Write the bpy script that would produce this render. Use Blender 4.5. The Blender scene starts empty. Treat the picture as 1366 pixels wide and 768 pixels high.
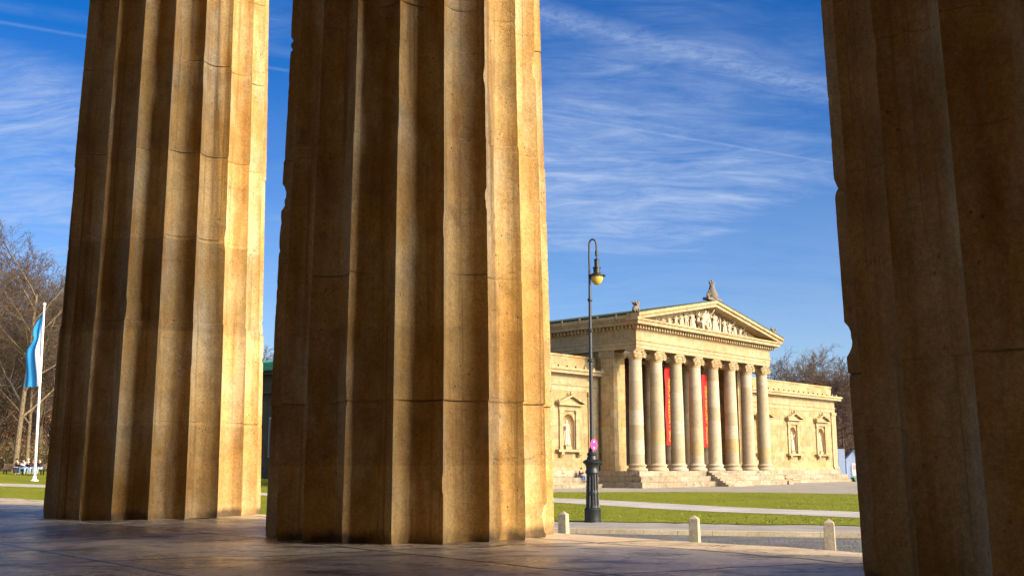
import bpy, math, random
from mathutils import Vector, noise, Matrix
R = math.radians
S = bpy.context.scene
C = S.collection
random.seed(7)

# ------------------------------------------------------------------ helpers
class MB:
    def __init__(s): s.v = []; s.f = []; s.m = []; s.cur = 0
    def face(s, *ix):
        s.f.append(tuple(ix)); s.m.append(s.cur)
    def add(s, vs, fs):
        o = len(s.v); s.v.extend([tuple(p) for p in vs])
        for f in fs: s.f.append(tuple(i + o for i in f)); s.m.append(s.cur)
    def box(s, x0, x1, y0, y1, z0, z1):
        s.add([(x0,y0,z0),(x1,y0,z0),(x1,y1,z0),(x0,y1,z0),(x0,y0,z1),(x1,y0,z1),(x1,y1,z1),(x0,y1,z1)],
              [(3,2,1,0),(4,5,6,7),(0,1,5,4),(1,2,6,5),(2,3,7,6),(3,0,4,7)])
    def obox(s, c, ax, ay, az, hx, hy, hz):
        c, ax, ay, az = Vector(c), Vector(ax), Vector(ay), Vector(az)
        P = [c + ax*(hx*i) + ay*(hy*j) + az*(hz*k) for k in (-1,1) for j in (-1,1) for i in (-1,1)]
        s.add(P, [(2,3,1,0),(4,5,7,6),(0,1,5,4),(1,3,7,5),(3,2,6,7),(2,0,4,6)])
    def prism_xz(s, poly, y0, y1):           # polygon in x,z counter-clockwise seen from -y
        n = len(poly)
        vs = [(x, y0, z) for x, z in poly] + [(x, y1, z) for x, z in poly]
        fs = [tuple(range(n)), tuple(range(2*n-1, n-1, -1))]
        for i in range(n):
            j = (i+1) % n; fs.append((j, i, n+i, n+j))
        s.add(vs, fs)
    def prism_yz(s, poly, x0, x1):
        n = len(poly)
        vs = [(x0, y, z) for y, z in poly] + [(x1, y, z) for y, z in poly]
        fs = [tuple(range(n-1,-1,-1)), tuple(range(n, 2*n))]
        for i in range(n):
            j = (i+1) % n; fs.append((i, j, n+j, n+i))
        s.add(vs, fs)
    def prism_xy(s, poly, z0, z1):
        n = len(poly)
        vs = [(x, y, z0) for x, y in poly] + [(x, y, z1) for x, y in poly]
        fs = [tuple(range(n-1,-1,-1)), tuple(range(n, 2*n))]
        for i in range(n):
            j = (i+1) % n; fs.append((i, j, n+j, n+i))
        s.add(vs, fs)
    def lathe(s, prof, n=24, c=(0,0,0), axis='z', caps=True):
        vs = []; fs = []
        for r, h in prof:
            for k in range(n):
                a = 2*math.pi*k/n; p, q = r*math.cos(a), r*math.sin(a)
                if axis == 'z': vs.append((c[0]+p, c[1]+q, c[2]+h))
                elif axis == 'y': vs.append((c[0]+q, c[1]+h, c[2]+p))
                else: vs.append((c[0]+h, c[1]+p, c[2]+q))
        m = len(prof)
        for i in range(m-1):
            for k in range(n):
                l = (k+1) % n
                fs.append((i*n+k, i*n+l, (i+1)*n+l, (i+1)*n+k))
        if caps:
            fs.append(tuple(range(n-1,-1,-1))); fs.append(tuple((m-1)*n+k for k in range(n)))
        s.add(vs, fs)
    def tube(s, pts, rad, n=6, caps=True):
        pts = [Vector(p) for p in pts]; vs = []; fs = []
        if not isinstance(rad, (list, tuple)): rad = [rad]*len(pts)
        t0 = (pts[1]-pts[0]).normalized()
        u = t0.orthogonal().normalized()
        for i, p in enumerate(pts):
            a = pts[max(i-1,0)]; b = pts[min(i+1,len(pts)-1)]
            t = (b-a)
            if t.length < 1e-9: t = t0
            t = t.normalized()
            u = (u - t*u.dot(t))
            u = u.normalized() if u.length > 1e-6 else t.orthogonal().normalized()
            w = t.cross(u)
            for k in range(n):
                an = 2*math.pi*k/n
                vs.append(p + (u*math.cos(an) + w*math.sin(an))*rad[i])
        for i in range(len(pts)-1):
            for k in range(n):
                l = (k+1) % n
                fs.append((i*n+k, i*n+l, (i+1)*n+l, (i+1)*n+k))
        if caps:
            fs.append(tuple(range(n-1,-1,-1))); fs.append(tuple((len(pts)-1)*n+k for k in range(n)))
        s.add(vs, fs)
    def grid(s, rows):                         # rows of equally long point lists
        n = len(rows[0]); vs = [p for r in rows for p in r]; fs = []
        for i in range(len(rows)-1):
            for k in range(n-1):
                fs.append((i*n+k, i*n+k+1, (i+1)*n+k+1, (i+1)*n+k))
        s.add(vs, fs)
    def mesh(s, name, mats, smooth=False, angle=None):
        me = bpy.data.meshes.new(name); me.from_pydata(s.v, [], s.f); me.update()
        if not isinstance(mats, (list, tuple)): mats = [mats]
        for m in mats: me.materials.append(m)
        if any(s.m): me.polygons.foreach_set('material_index', s.m)
        if smooth:
            me.polygons.foreach_set('use_smooth', [True]*len(me.polygons))
            if angle is not None:
                try: me.set_sharp_from_angle(angle=R(angle))
                except Exception: pass
        return me
    def build(s, name, mats, parent=None, smooth=False, angle=None):
        o = bpy.data.objects.new(name, s.mesh(name, mats, smooth, angle)); C.objects.link(o)
        if parent: o.parent = parent
        return o

def tag(o, label=None, cat=None, group=None, kind=None):
    if label: o['label'] = label
    if cat: o['category'] = cat
    if group: o['group'] = group
    if kind: o['kind'] = kind
    return o
def thing(name, label, cat, loc=(0,0,0), rz=0, group=None):
    o = bpy.data.objects.new(name, None); C.objects.link(o); o.empty_display_size = .3
    o.location = loc; o.rotation_euler = (0,0,rz)
    return tag(o, label, cat, group)
def copy_tree(o, parent=None):
    c = o.copy(); C.objects.link(c)
    if parent: c.parent = parent
    for ch in list(o.children): copy_tree(ch, c)
    return c

# ------------------------------------------------------------------ node materials
class N:
    def __init__(s, name):
        s.m = bpy.data.materials.new(name); s.m.use_nodes = True
        s.t = s.m.node_tree; s.n = s.t.nodes; s.b = s.n['Principled BSDF']
        s.tc = s.n.new('ShaderNodeTexCoord')
    def link(s, a, b): s.t.links.new(a, b)
    def new(s, t, **k):
        x = s.n.new(t)
        for a, v in k.items(): setattr(x, a, v)
        return x
    def put(s, sock, v):
        if hasattr(v, 'links') or isinstance(v, bpy.types.NodeSocket): s.link(v, sock)
        else:
            if sock.type == 'RGBA' and len(v) == 3: v = (*v, 1)
            sock.default_value = v
    def mapping(s, scale=(1,1,1), loc=(0,0,0), rot=(0,0,0), src=None):
        x = s.new('ShaderNodeMapping'); s.link(src or s.tc.outputs['Object'], x.inputs[0])
        x.inputs['Scale'].default_value = scale; x.inputs['Location'].default_value = loc; x.inputs['Rotation'].default_value = rot
        return x.outputs[0]
    def noise(s, scale=5, detail=6, rough=.6, vec=None, dist=0, col=False):
        x = s.new('ShaderNodeTexNoise'); s.link(vec or s.tc.outputs['Object'], x.inputs['Vector'])
        x.inputs['Scale'].default_value = scale; x.inputs['Detail'].default_value = detail
        x.inputs['Roughness'].default_value = rough; x.inputs['Distortion'].default_value = dist
        return x.outputs['Color' if col else 'Fac']
    def vor(s, scale=5, feature='F1', vec=None, out='Distance', rnd=1):
        x = s.new('ShaderNodeTexVoronoi', feature=feature); s.link(vec or s.tc.outputs['Object'], x.inputs['Vector'])
        x.inputs['Scale'].default_value = scale; x.inputs['Randomness'].default_value = rnd
        return x.outputs[out]
    def ramp(s, fac, *stops):
        x = s.new('ShaderNodeValToRGB'); s.link(fac, x.inputs[0]); e = x.color_ramp.elements
        while len(e) < len(stops): e.new(.5)
        for i, (p, c) in enumerate(stops):
            e[i].position = p
            if not isinstance(c, (tuple, list)): c = (c, c, c)
            e[i].color = (*c, 1)
        return x.outputs[0]
    def mix(s, fac, a, b, mode='MIX'):
        x = s.new('ShaderNodeMix', data_type='RGBA', blend_type=mode)
        s.put(x.inputs[0], fac); s.put(x.inputs[6], a); s.put(x.inputs[7], b)
        return x.outputs[2]
    def math(s, op, a, b=0, c=0, clamp=False):
        x = s.new('ShaderNodeMath', operation=op); x.use_clamp = clamp
        s.put(x.inputs[0], a); s.put(x.inputs[1], b); s.put(x.inputs[2], c)
        return x.outputs[0]
    def xyz(s, vec=None):
        x = s.new('ShaderNodeSeparateXYZ'); s.link(vec or s.tc.outputs['Object'], x.inputs[0]); return x.outputs
    def comb(s, x, y, z=0):
        c = s.new('ShaderNodeCombineXYZ'); s.put(c.inputs[0], x); s.put(c.inputs[1], y); s.put(c.inputs[2], z); return c.outputs[0]
    def white(s, vec):
        x = s.new('ShaderNodeTexWhiteNoise'); s.link(vec, x.inputs['Vector']); return x.outputs
    def bump(s, h, strength=.3, dist=.02, nrm=None):
        x = s.new('ShaderNodeBump'); s.link(h, x.inputs['Height']); x.inputs['Strength'].default_value = strength
        x.inputs['Distance'].default_value = dist
        if nrm is not None: s.link(nrm, x.inputs['Normal'])
        return x.outputs[0]
    def done(s, col, rough=.8, normal=None, metal=0, spec=None):
        s.put(s.b.inputs['Base Color'], col); s.put(s.b.inputs['Roughness'], rough)
        s.b.inputs['Metallic'].default_value = metal
        if spec is not None: s.put(s.b.inputs['Specular IOR Level'], spec)
        if normal is not None: s.link(normal, s.b.inputs['Normal'])
        return s.m

def plain(name, col, rough=.6, var=.25, scale=8, metal=0, spec=None, bump=.1):
    n = N(name); f = n.noise(scale, 5)
    dark = tuple(c*(1-var) for c in col); lite = tuple(min(1, c*(1+var)) for c in col)
    return n.done(n.mix(f, dark, lite), rough, n.bump(f, bump, .01), metal, spec)

def mat_column():
    n = N('weathered_ochre_limestone')
    xyz = n.xyz()
    ob = n.new('ShaderNodeObjectInfo')
    off = n.new('ShaderNodeVectorMath', operation='ADD'); n.link(n.tc.outputs['Object'], off.inputs[0])
    rv = n.math('MULTIPLY', ob.outputs['Random'], 37.0); n.link(n.comb(rv, rv, 0), off.inputs[1])
    v = off.outputs[0]
    big = n.noise(.9, 4, .55, v)
    mid = n.noise(5, 8, .68, v)
    fine = n.noise(42, 6, .75, v)
    streak = n.noise(6, 5, .6, n.mapping((1.6,1.6,.10), src=v))
    col = n.ramp(big, (.30,(.38,.205,.055)), (.5,(.50,.315,.115)), (.70,(.57,.425,.215)))
    col = n.mix(n.ramp(streak, (.48,0),(.68,.75)), col, (.36,.18,.05), 'MIX')
    col = n.mix(n.ramp(n.noise(3, 6, .6, n.mapping((1.2,1.2,.35),(5,2,1), src=v)), (.48,0),(.66,.7)), col, (.56,.47,.32))
    col = n.mix(.8, col, n.ramp(mid, (.25,.60),(.5,1.0),(.75,1.25)), 'MULTIPLY')
    col = n.mix(.75, col, n.ramp(fine, (.25,.55),(.5,1.0),(.75,1.35)), 'MULTIPLY')
    spk = n.noise(110, 3, .8, v)
    col = n.mix(.7, col, n.ramp(spk, (.30,.60),(.5,1.0),(.72,1.3)), 'MULTIPLY')
    run = n.noise(1, 6, .72, n.mapping((13,13,.22), (3,8,2), src=v))
    col = n.mix(n.ramp(run, (.54,0),(.66,.75)), col, (.20,.115,.045))
    # drum tint
    dz = n.math('FLOOR', n.math('DIVIDE', n.math('ADD', xyz[2], n.math('MULTIPLY', ob.outputs['Random'], .4)), .87))
    wn = n.white(n.comb(dz, rv, 3))
    col = n.mix(1, col, n.ramp(wn[0], (0,(.84,.83,.80)),(1,(1.1,1.08,1.02))), 'MULTIPLY')
    # dark soot patches and pits
    soot = n.ramp(n.noise(2.1, 9, .72, n.mapping((1,1,.6),(9,3,0), src=v)), (.60,0),(.74,.75))
    col = n.mix(soot, col, (.13,.085,.045))
    pit = n.ramp(n.math('ADD', n.vor(19, 'F1', n.mapping((1,1,.8), src=v)), n.math('MULTIPLY', n.math('SUBTRACT', n.noise(60,3,.7,v), .5), .22)), (.05,1),(.15,0))
    pitm = n.math('MULTIPLY', pit, n.ramp(n.noise(2.5,3,.5,n.mapping(loc=(3,3,3), src=v)), (.44,0),(.60,1)))
    col = n.mix(n.math('MULTIPLY', pitm, .75), col, (.13,.08,.04))
    # cracks: hairlines, mostly level
    wob = n.new('ShaderNodeVectorMath', operation='ADD'); n.link(n.mapping((.42,.42,1.5), src=v), wob.inputs[0])
    sc = n.new('ShaderNodeVectorMath', operation='SCALE'); n.link(n.noise(3,5,.7,v,col=True), sc.inputs[0]); sc.inputs[3].default_value = .35
    n.link(sc.outputs[0], wob.inputs[1])
    cr = n.ramp(n.vor(1.15, 'DISTANCE_TO_EDGE', wob.outputs[0]), (.0,1),(.0045,0))
    cr = n.math('MULTIPLY', cr, n.ramp(n.noise(1.7,3,.5,n.mapping(loc=(1,7,3), src=v)), (.50,0),(.60,.8)))
    jt = n.new('ShaderNodeAttribute', attribute_name='joint').outputs['Fac']
    cr = n.math('MAXIMUM', cr, jt)
    col = n.mix(n.math('MULTIPLY', cr, .75), col, (.10,.06,.03))
    # grime at the foot, ragged
    foot = n.math('SUBTRACT', n.math('MULTIPLY', n.noise(5,5,.65,n.mapping((1,1,.5), src=v)), .17), xyz[2])
    ft = n.math('MULTIPLY', n.ramp(foot, (.0,0),(.05,.9)), n.ramp(n.noise(1.6,4,.6,n.mapping((1,1,.2),(7,1,3), src=v)), (.42,0),(.55,1)))
    col = n.mix(ft, col, (.085,.06,.04))
    h = n.math('ADD', n.math('MULTIPLY', mid, .6), n.math('MULTIPLY', fine, .45))
    h = n.math('SUBTRACT', h, n.math('MULTIPLY', pitm, .7))
    h = n.math('SUBTRACT', h, n.math('MULTIPLY', cr, .5))
    return n.done(col, .82, n.bump(h, .6, .02), spec=.25)

def mat_facade(name, base, var=.10, yellow=.5, bw=1.35, bh=.62, joint=.006, soot=.35):
    n = N(name); x, y, z = n.xyz()
    v = n.comb(n.math('ADD', x, y), z)
    b = n.new('ShaderNodeTexBrick'); n.link(v, b.inputs['Vector']); b.offset = .5
    b.inputs['Scale'].default_value = 1; b.inputs['Brick Width'].default_value = bw; b.inputs['Row Height'].default_value = bh
    b.inputs['Mortar Size'].default_value = joint; b.inputs['Mortar Smooth'].default_value = .3; b.inputs['Bias'].default_value = 0
    b.inputs['Color1'].default_value = (0,0,0,1); b.inputs['Color2'].default_value = (1,1,1,1); b.inputs['Mortar'].default_value = (.5,.5,.5,1)
    t = n.ramp(b.outputs['Color'], (0,tuple(c*(1-var*1.6) for c in base)), (.55,base), (.8,tuple(min(1,c*(1+var)) for c in base)), (.93,(base[0]*.98,base[1]*.80,base[2]*(.78-.3*yellow))))
    t = n.mix(n.ramp(n.noise(.35,5,.6), (.42,0),(.7,.55)), t, (base[0]*.88,base[1]*.78,base[2]*.62))
    mid = n.noise(2.2, 7, .66)
    t = n.mix(.75, t, n.ramp(mid, (.28,.60),(.5,1),(.75,1.28)), 'MULTIPLY')
    drip = n.ramp(n.noise(2.5,4,.6,n.mapping((1.5,1.5,.12))), (.54,0),(.72,.65))
    t = n.mix(drip, t, tuple(c*.45 for c in base))
    so = n.ramp(n.noise(1.3,8,.72,n.mapping((1,1,1.6),(4,2,9))), (.54,0),(.66,1))
    t = n.mix(n.math('MULTIPLY', so, soot), t, (base[0]*.28,base[1]*.25,base[2]*.22))
    t = n.mix(n.math('MULTIPLY', b.outputs['Fac'], .75), t, tuple(c*.32 for c in base))
    h = n.math('SUBTRACT', mid, n.math('MULTIPLY', b.outputs['Fac'], .8))
    return n.done(t, .85, n.bump(h, .3, .03), spec=.2)

def mat_museum_column():
    n = N('museum_column_stone'); x, y, z = n.xyz()
    ob = n.new('ShaderNodeObjectInfo')
    dz = n.math('FLOOR', n.math('DIVIDE', n.math('ADD', z, n.math('MULTIPLY', ob.outputs['Random'], 3)), 1.35))
    w = n.white(n.comb(dz, n.math('MULTIPLY', ob.outputs['Random'], 91), 1))
    t = n.ramp(w[0], (0,(.33,.265,.165)), (.5,(.40,.335,.225)), (.85,(.44,.375,.27)), (1,(.37,.275,.12)))
    mid = n.noise(3, 7, .65)
    t = n.mix(.8, t, n.ramp(mid, (.28,.72),(.5,1),(.75,1.12)), 'MULTIPLY')
    t = n.mix(n.ramp(n.noise(2.2,4,.6,n.mapping((2,2,.1))), (.52,0),(.75,.45)), t, (.30,.21,.11))
    jf = n.math('FRACT', n.math('DIVIDE', n.math('ADD', z, n.math('MULTIPLY', ob.outputs['Random'], 3)), 1.35))
    t = n.mix(n.ramp(jf, (0,.5),(.02,0)), t, (.2,.15,.09))
    return n.done(t, .85, n.bump(mid, .25, .02), spec=.2)

def mat_grass():
    n = N('short_winter_grass')
    a = n.noise(.22,8,.68); b = n.noise(1.6,6,.7); c = n.noise(22,4,.7)
    t = n.ramp(a, (.32,(.095,.130,.003)), (.5,(.150,.185,.005)), (.68,(.205,.220,.010)))
    t = n.mix(n.ramp(b, (.38,0),(.66,.9)), t, (.21,.19,.018))
    t = n.mix(.8, t, n.ramp(c, (.25,.5),(.5,1),(.78,1.5)), 'MULTIPLY')
    lv = n.ramp(n.vor(2.6), (.03,1),(.07,0))
    t = n.mix(n.math('MULTIPLY', lv, n.ramp(b,(.5,0),(.6,.8))), t, (.20,.13,.05))
    return n.done(t, .9, n.bump(c, .8, .05), spec=.12)

def mat_gravel(name, base, scale=30, var=.3, bump=.35):
    n = N(name); f = n.noise(scale,4,.75); m = n.noise(.5,6,.65)
    t = n.ramp(m, (.3,tuple(c*(1-var) for c in base)), (.7,tuple(c*(1+var*.6) for c in base)))
    t = n.mix(.7, t, n.ramp(f, (.25,.55),(.5,1),(.75,1.4)), 'MULTIPLY')
    return n.done(t, .92, n.bump(f, bump, .02), spec=.15)

def mat_cobbles():
    n = N('grey_cobbles')
    d = n.vor(7.5, 'DISTANCE_TO_EDGE', rnd=.75); cc = n.vor(7.5, 'F1', out='Color', rnd=.75)
    t = n.mix(n.ramp(n.noise(.9,5), (.3,0),(.7,1)), (.13,.125,.115), (.27,.25,.22))
    t = n.mix(.7, t, n.mix(.8, (1,1,1), cc), 'MULTIPLY')
    t = n.mix(n.ramp(d, (.0,1),(.09,0)), t, (.05,.045,.035))
    return n.done(t, .75, n.bump(n.ramp(d,(0,0),(.25,1)), .8, .03))

def mat_floor():
    n = N('worn_stone_slabs'); x, y, z = n.xyz()
    wob = n.noise(1.3,5,.6)
    wx = n.math('MULTIPLY', n.math('SUBTRACT', wob, .5), .07)
    u = n.math('DIVIDE', n.math('ADD', n.math('SUBTRACT', n.math('ADD', n.math('MULTIPLY', x, .743), n.math('MULTIPLY', y, .669)), 1.99), wx), 1.40)
    v = n.math('DIVIDE', n.math('ADD', n.math('SUBTRACT', n.math('ADD', n.math('MULTIPLY', x, -.46), n.math('MULTIPLY', y, .888)), 5.60), wx), 1.72)
    def edge(q, w):
        fr = n.math('FRACT', q); d = n.math('MINIMUM', fr, n.math('SUBTRACT', 1, fr))
        return n.math('MULTIPLY', d, w)
    d = n.math('MINIMUM', edge(u,1.4), edge(v,1.72))
    wn = n.white(n.comb(n.math('FLOOR', u), n.math('FLOOR', v), 2))
    big = n.noise(.8,6,.6); mid = n.noise(4,9,.72); fine = n.noise(30,6,.8)
    lay = n.noise(2.6,9,.70,n.mapping((.9,1.9,1),rot=(0,0,R(20))))
    t = n.ramp(big, (.3,(.30,.225,.145)), (.5,(.50,.395,.265)), (.7,(.68,.56,.40)))
    t = n.mix(n.ramp(lay, (.52,0),(.60,.85)), t, (.085,.065,.05))
    t = n.mix(.9, t, n.ramp(mid, (.25,.45),(.5,1),(.75,1.45)), 'MULTIPLY')
    t = n.mix(.7, t, n.ramp(fine, (.25,.6),(.5,1),(.78,1.5)), 'MULTIPLY')
    t = n.mix(1, t, n.ramp(wn[0], (0,.78),(1,1.15)), 'MULTIPLY')
    # sandy worn outer edge, its colour paled further to brighten the sunlit strip
    e = n.math('ADD', n.math('MULTIPLY', x, .7206), n.math('MULTIPLY', y, .6934))
    e = n.math('ADD', e, n.math('MULTIPLY', n.math('SUBTRACT', mid, .5), .9))
    ed = n.ramp(n.math('DIVIDE', n.math('SUBTRACT', e, 4.05), 1.4, clamp=True), (.25,0),(.75,.85))
    sunlit_sand = n.mix(n.noise(6,6,.7), (.55,.43,.27), (.72,.60,.40))
    t = n.mix(n.math('MULTIPLY', ed, n.ramp(lay,(.45,1),(.66,.35))), t, n.mix(.8, sunlit_sand, n.ramp(fine,(.25,.6),(.5,1),(.75,1.3)), 'MULTIPLY'))
    t = n.mix(n.ramp(d, (.004,1),(.028,0)), t, (.025,.018,.012))
    pits = n.ramp(n.vor(11, 'F1', n.mapping((1,1.4,1), rot=(0,0,R(25)))), (.12,1),(.26,0))
    pits = n.math('MULTIPLY', pits, n.ramp(n.noise(1.1,5,.65,n.mapping(loc=(3,1,0))), (.46,0),(.58,1)))
    t = n.mix(n.math('MULTIPLY', pits, .85), t, (.075,.052,.035))
    rough = n.ramp(n.math('ADD', n.math('MULTIPLY', big,.6), n.math('MULTIPLY', lay,.4)), (.40,.15),(.62,.55))
    rough = n.math('ADD', rough, n.math('MULTIPLY', ed, .35), clamp=True)
    h = n.math('ADD', n.math('MULTIPLY', mid, .55), n.math('MULTIPLY', fine, .18))
    h = n.math('ADD', h, n.math('MULTIPLY', lay, -.55))
    h = n.math('ADD', h, n.ramp(d, (0,-.0),(.025,.6)))
    h = n.math('SUBTRACT', h, n.math('MULTIPLY', pits, .6))
    return n.done(t, rough, n.bump(h, .7, .04), spec=.5)

def mat_bark(name, a, b):
    n = N(name); f = n.noise(7,6,.7,n.mapping((2,2,.5)))
    return n.done(n.mix(n.ramp(f,(.35,0),(.65,1)), a, b), .9, n.bump(f,.6,.04), spec=.1)

M = {}
M['column'] = mat_column()
M['facade'] = mat_facade('cream_limestone_blocks', (.36,.278,.145), .15)
M['trim'] = mat_facade('cream_limestone_trim', (.375,.292,.165), .05, .1, 2.2, 3.1, .004)
M['quoin'] = mat_facade('yellow_patched_limestone', (.40,.30,.155), .15, .8, 1.2, .8, .008)
M['step'] = mat_facade('weathered_step_stone', (.32,.27,.19), .2, .2, 1.8, .52, .012, .85)
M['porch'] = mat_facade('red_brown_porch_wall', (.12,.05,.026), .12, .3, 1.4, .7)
M['mcol'] = mat_museum_column()
M['statue'] = plain('pale_statue_marble', (.45,.38,.27), .8, .3, 5, bump=.3)
M['acro'] = plain('dark_weathered_stone', (.15,.125,.095), .9, .5, 4, bump=.4)
M['copper'] = plain('green_copper_roofing', (.06,.075,.04), .95, .3, 1.5, spec=.1)
M['dark'] = plain('dark_doorway_wood', (.03,.018,.012), .6)
M['niche'] = plain('niche_shell_stone', (.40,.27,.13), .9, .25, 3)
M['floor'] = mat_floor()
M['grass'] = mat_grass()
M['plaza'] = mat_gravel('grey_plaza_gravel', (.31,.28,.235))
M['path'] = mat_gravel('pale_gravel_path', (.44,.40,.35))
M['kerb'] = mat_gravel('pale_granite_kerb', (.50,.42,.28), 18)
M['cobble'] = mat_cobbles()
M['bollard'] = mat_gravel('pale_bollard_stone', (.42,.35,.24), 12, .45, .6)
M['iron'] = plain('dark_grey_cast_iron', (.012,.014,.014), .45, .3, 12, 0, .5)
M['pole'] = plain('grey_green_painted_steel', (.022,.026,.026), .45, .2, 12, 0, .5)
M['globe'] = plain('amber_lamp_glass', (.55,.37,.06), .25, .12, 4, bump=0)
M['bark'] = mat_bark('grey_brown_bark', (.055,.04,.026), (.25,.19,.12))
M['bark2'] = mat_bark('dark_bark', (.045,.03,.022), (.14,.09,.065))
M['twig'] = plain('brown_twigs', (.10,.068,.042), .9, .4, 3)
M['twig2'] = plain('red_brown_twigs', (.085,.052,.036), .9, .4, 3)

# ------------------------------------------------------------------ world, sun, camera
SUN_H, SUN_E = R(121), R(23)
w = bpy.data.worlds.new('World'); S.world = w; w.use_nodes = True
nt = w.node_tree; nt.nodes.clear()
class W(N):
    def __init__(s): s.t = nt; s.n = nt.nodes; s.tc = nt.nodes.new('ShaderNodeTexCoord')
q = W()
sky = q.new('ShaderNodeTexSky', sky_type='NISHITA'); sky.sun_disc = False
sky.sun_elevation = SUN_E; sky.sun_rotation = SUN_H; sky.altitude = 500; sky.air_density = 1.0; sky.dust_density = .6; sky.ozone_density = 3.0
hs = q.new('ShaderNodeHueSaturation'); q.link(sky.outputs[0], hs.inputs['Color']); hs.inputs['Saturation'].default_value = 1.41; hs.inputs['Value'].default_value = 1.0; hs.inputs['Hue'].default_value = .516
dx, dy, dzz = q.xyz(q.tc.outputs['Generated'])
zc = q.math('MAXIMUM', dzz, .045)
px = q.math('DIVIDE', dx, zc); py = q.math('DIVIDE', dy, zc)
P = q.comb(px, py, 0)
zq = q.math('ADD', q.math('MAXIMUM', dzz, 0), .22)
P2 = q.comb(q.math('DIVIDE', dx, zq), q.math('DIVIDE', dy, zq), 0)
def wvec(scale, loc=(0,0,0), rot=0): return q.mapping(scale, loc, (0,0,rot), P2)
wd = q.noise(.9,4,.6,wvec((1,1,1)),col=True)
va = q.new('ShaderNodeVectorMath', operation='MULTIPLY_ADD'); q.link(wd, va.inputs[0]); va.inputs[1].default_value = (.55,.55,0); q.link(P2, va.inputs[2])
cir = q.noise(2.0, 8, .58, q.mapping((.62,1.35,1),(2.3,.4,0),(0,0,R(-18)), va.outputs[0]))
fin = q.noise(7, 7, .66, q.mapping((.5,1.8,1),(0,0,0),(0,0,R(-24)), va.outputs[0]))
patch = q.noise(1.1, 3, .5, wvec((1,1,1),(4.1,1.7,0)))
cl = q.math('ADD', q.math('MULTIPLY', cir, .52), q.math('ADD', q.math('MULTIPLY', fin, .42), q.math('MULTIPLY', patch, .36)))
low = q.ramp(dzz, (.02,.10),(.16,.10),(.34,.055),(.46,-.04),(.60,-.10))
vb = q.new('ShaderNodeVectorMath', operation='MULTIPLY_ADD'); q.link(wd, vb.inputs[0]); vb.inputs[1].default_value = (.22,.22,0); q.link(P2, vb.inputs[2])
strk = q.noise(9, 10, .72, q.mapping((.55,1.9,1),(1,2,0),(0,0,R(-20)), vb.outputs[0]), .9)
def bank(x, y, rad, amt):                       # a cloud bank (or a clearing) standing over one part of the sky
    vd = q.new('ShaderNodeVectorMath', operation='DISTANCE'); q.link(P2, vd.inputs[0]); vd.inputs[1].default_value = (x, y, 0)
    return q.math('MULTIPLY', q.math('SUBTRACT', 1, q.math('SMOOTH_MIN', q.math('DIVIDE', vd.outputs['Value'], rad), 1, .3)), amt)
bk_ = q.math('ADD', q.math('ADD', bank(.22,1.93,.50,.26), bank(-.80,1.62,.20,.22)), q.math('ADD', bank(-.66,1.36,.30,-.22), bank(.66,2.16,.28,-.20)))
msk = q.ramp(q.math('ADD', bk_, q.math('ADD', q.math('ADD', q.math('MULTIPLY', cir, .55), q.math('MULTIPLY', patch, .40)), low)), (.47,0),(.74,1))
cf = q.math('MULTIPLY', msk, q.ramp(q.math('ADD', q.math('MULTIPLY', strk, .6), q.math('MULTIPLY', fin, .4)), (.36,.14),(.50,.45),(.68,1)))
cf = q.math('MULTIPLY', cf, .88)
def trail(x0, y0, x1, y1, wid, amt, ns, soft=.35):
    L = math.hypot(x1-x0, y1-y0); nx, ny = -(y1-y0)/L, (x1-x0)/L
    d = q.math('ADD', q.math('ADD', q.math('MULTIPLY', px, nx), q.math('MULTIPLY', py, ny)), -(nx*x0+ny*y0))
    d = q.math('ADD', d, q.math('MULTIPLY', q.math('SUBTRACT', q.noise(2.2,5,.6,P), .5), wid*1.2))
    a = q.math('SUBTRACT', 1, q.math('DIVIDE', q.math('ABSOLUTE', d), wid), clamp=True)
    tex = q.ramp(q.noise(ns, 5, .7, q.mapping((1,1,1),(0,0,0),(0,0,R(35)),P), .6), (.30,soft),(.68,1))
    return q.math('MULTIPLY', q.math('MULTIPLY', a, tex), amt)
t1 = trail(.0614,2.16,.855,2.635, .085, .34, 26, .15)
t2 = trail(.0907,2.821,1.085,3.309, .016, .20, 8, .4)
t3 = trail(.381,2.808,1.015,3.10, .05, .12, 9, .2)
ct = q.math('ADD', q.math('ADD', t1, t2), t3)
haze = q.math('MULTIPLY', q.ramp(dzz, (.0,.55),(.12,.42),(.24,.22),(.38,.0)), q.ramp(cl, (.40,.2),(.66,.75)))
fac = q.math('ADD', q.math('MAXIMUM', cf, haze), ct, clamp=True)
skc = q.mix(fac, hs.outputs[0], (3.5,4.3,5.9))
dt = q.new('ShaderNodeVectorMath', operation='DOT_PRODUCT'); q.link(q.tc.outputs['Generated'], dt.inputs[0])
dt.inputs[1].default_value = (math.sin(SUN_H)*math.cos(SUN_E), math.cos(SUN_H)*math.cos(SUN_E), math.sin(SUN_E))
glow = q.ramp(dt.outputs['Value'], (.70,0),(.84,.28),(.94,.8),(1,1))      # added glow round the unseen sun to lighten the shaded flutes
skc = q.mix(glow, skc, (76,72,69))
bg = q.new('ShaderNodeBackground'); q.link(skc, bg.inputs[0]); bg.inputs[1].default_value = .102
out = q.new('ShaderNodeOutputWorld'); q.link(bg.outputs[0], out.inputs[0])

sd = Vector((math.sin(SUN_H)*math.cos(SUN_E), math.cos(SUN_H)*math.cos(SUN_E), math.sin(SUN_E)))
ld = bpy.data.lights.new('sun', 'SUN'); ld.energy = 3.5; ld.angle = R(.53); ld.color = (1,.76,.42)
lo = bpy.data.objects.new('sun', ld); C.objects.link(lo); lo.rotation_euler = (-sd).to_track_quat('-Z','Y').to_euler(); lo.location = (30,-30,40)

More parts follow.
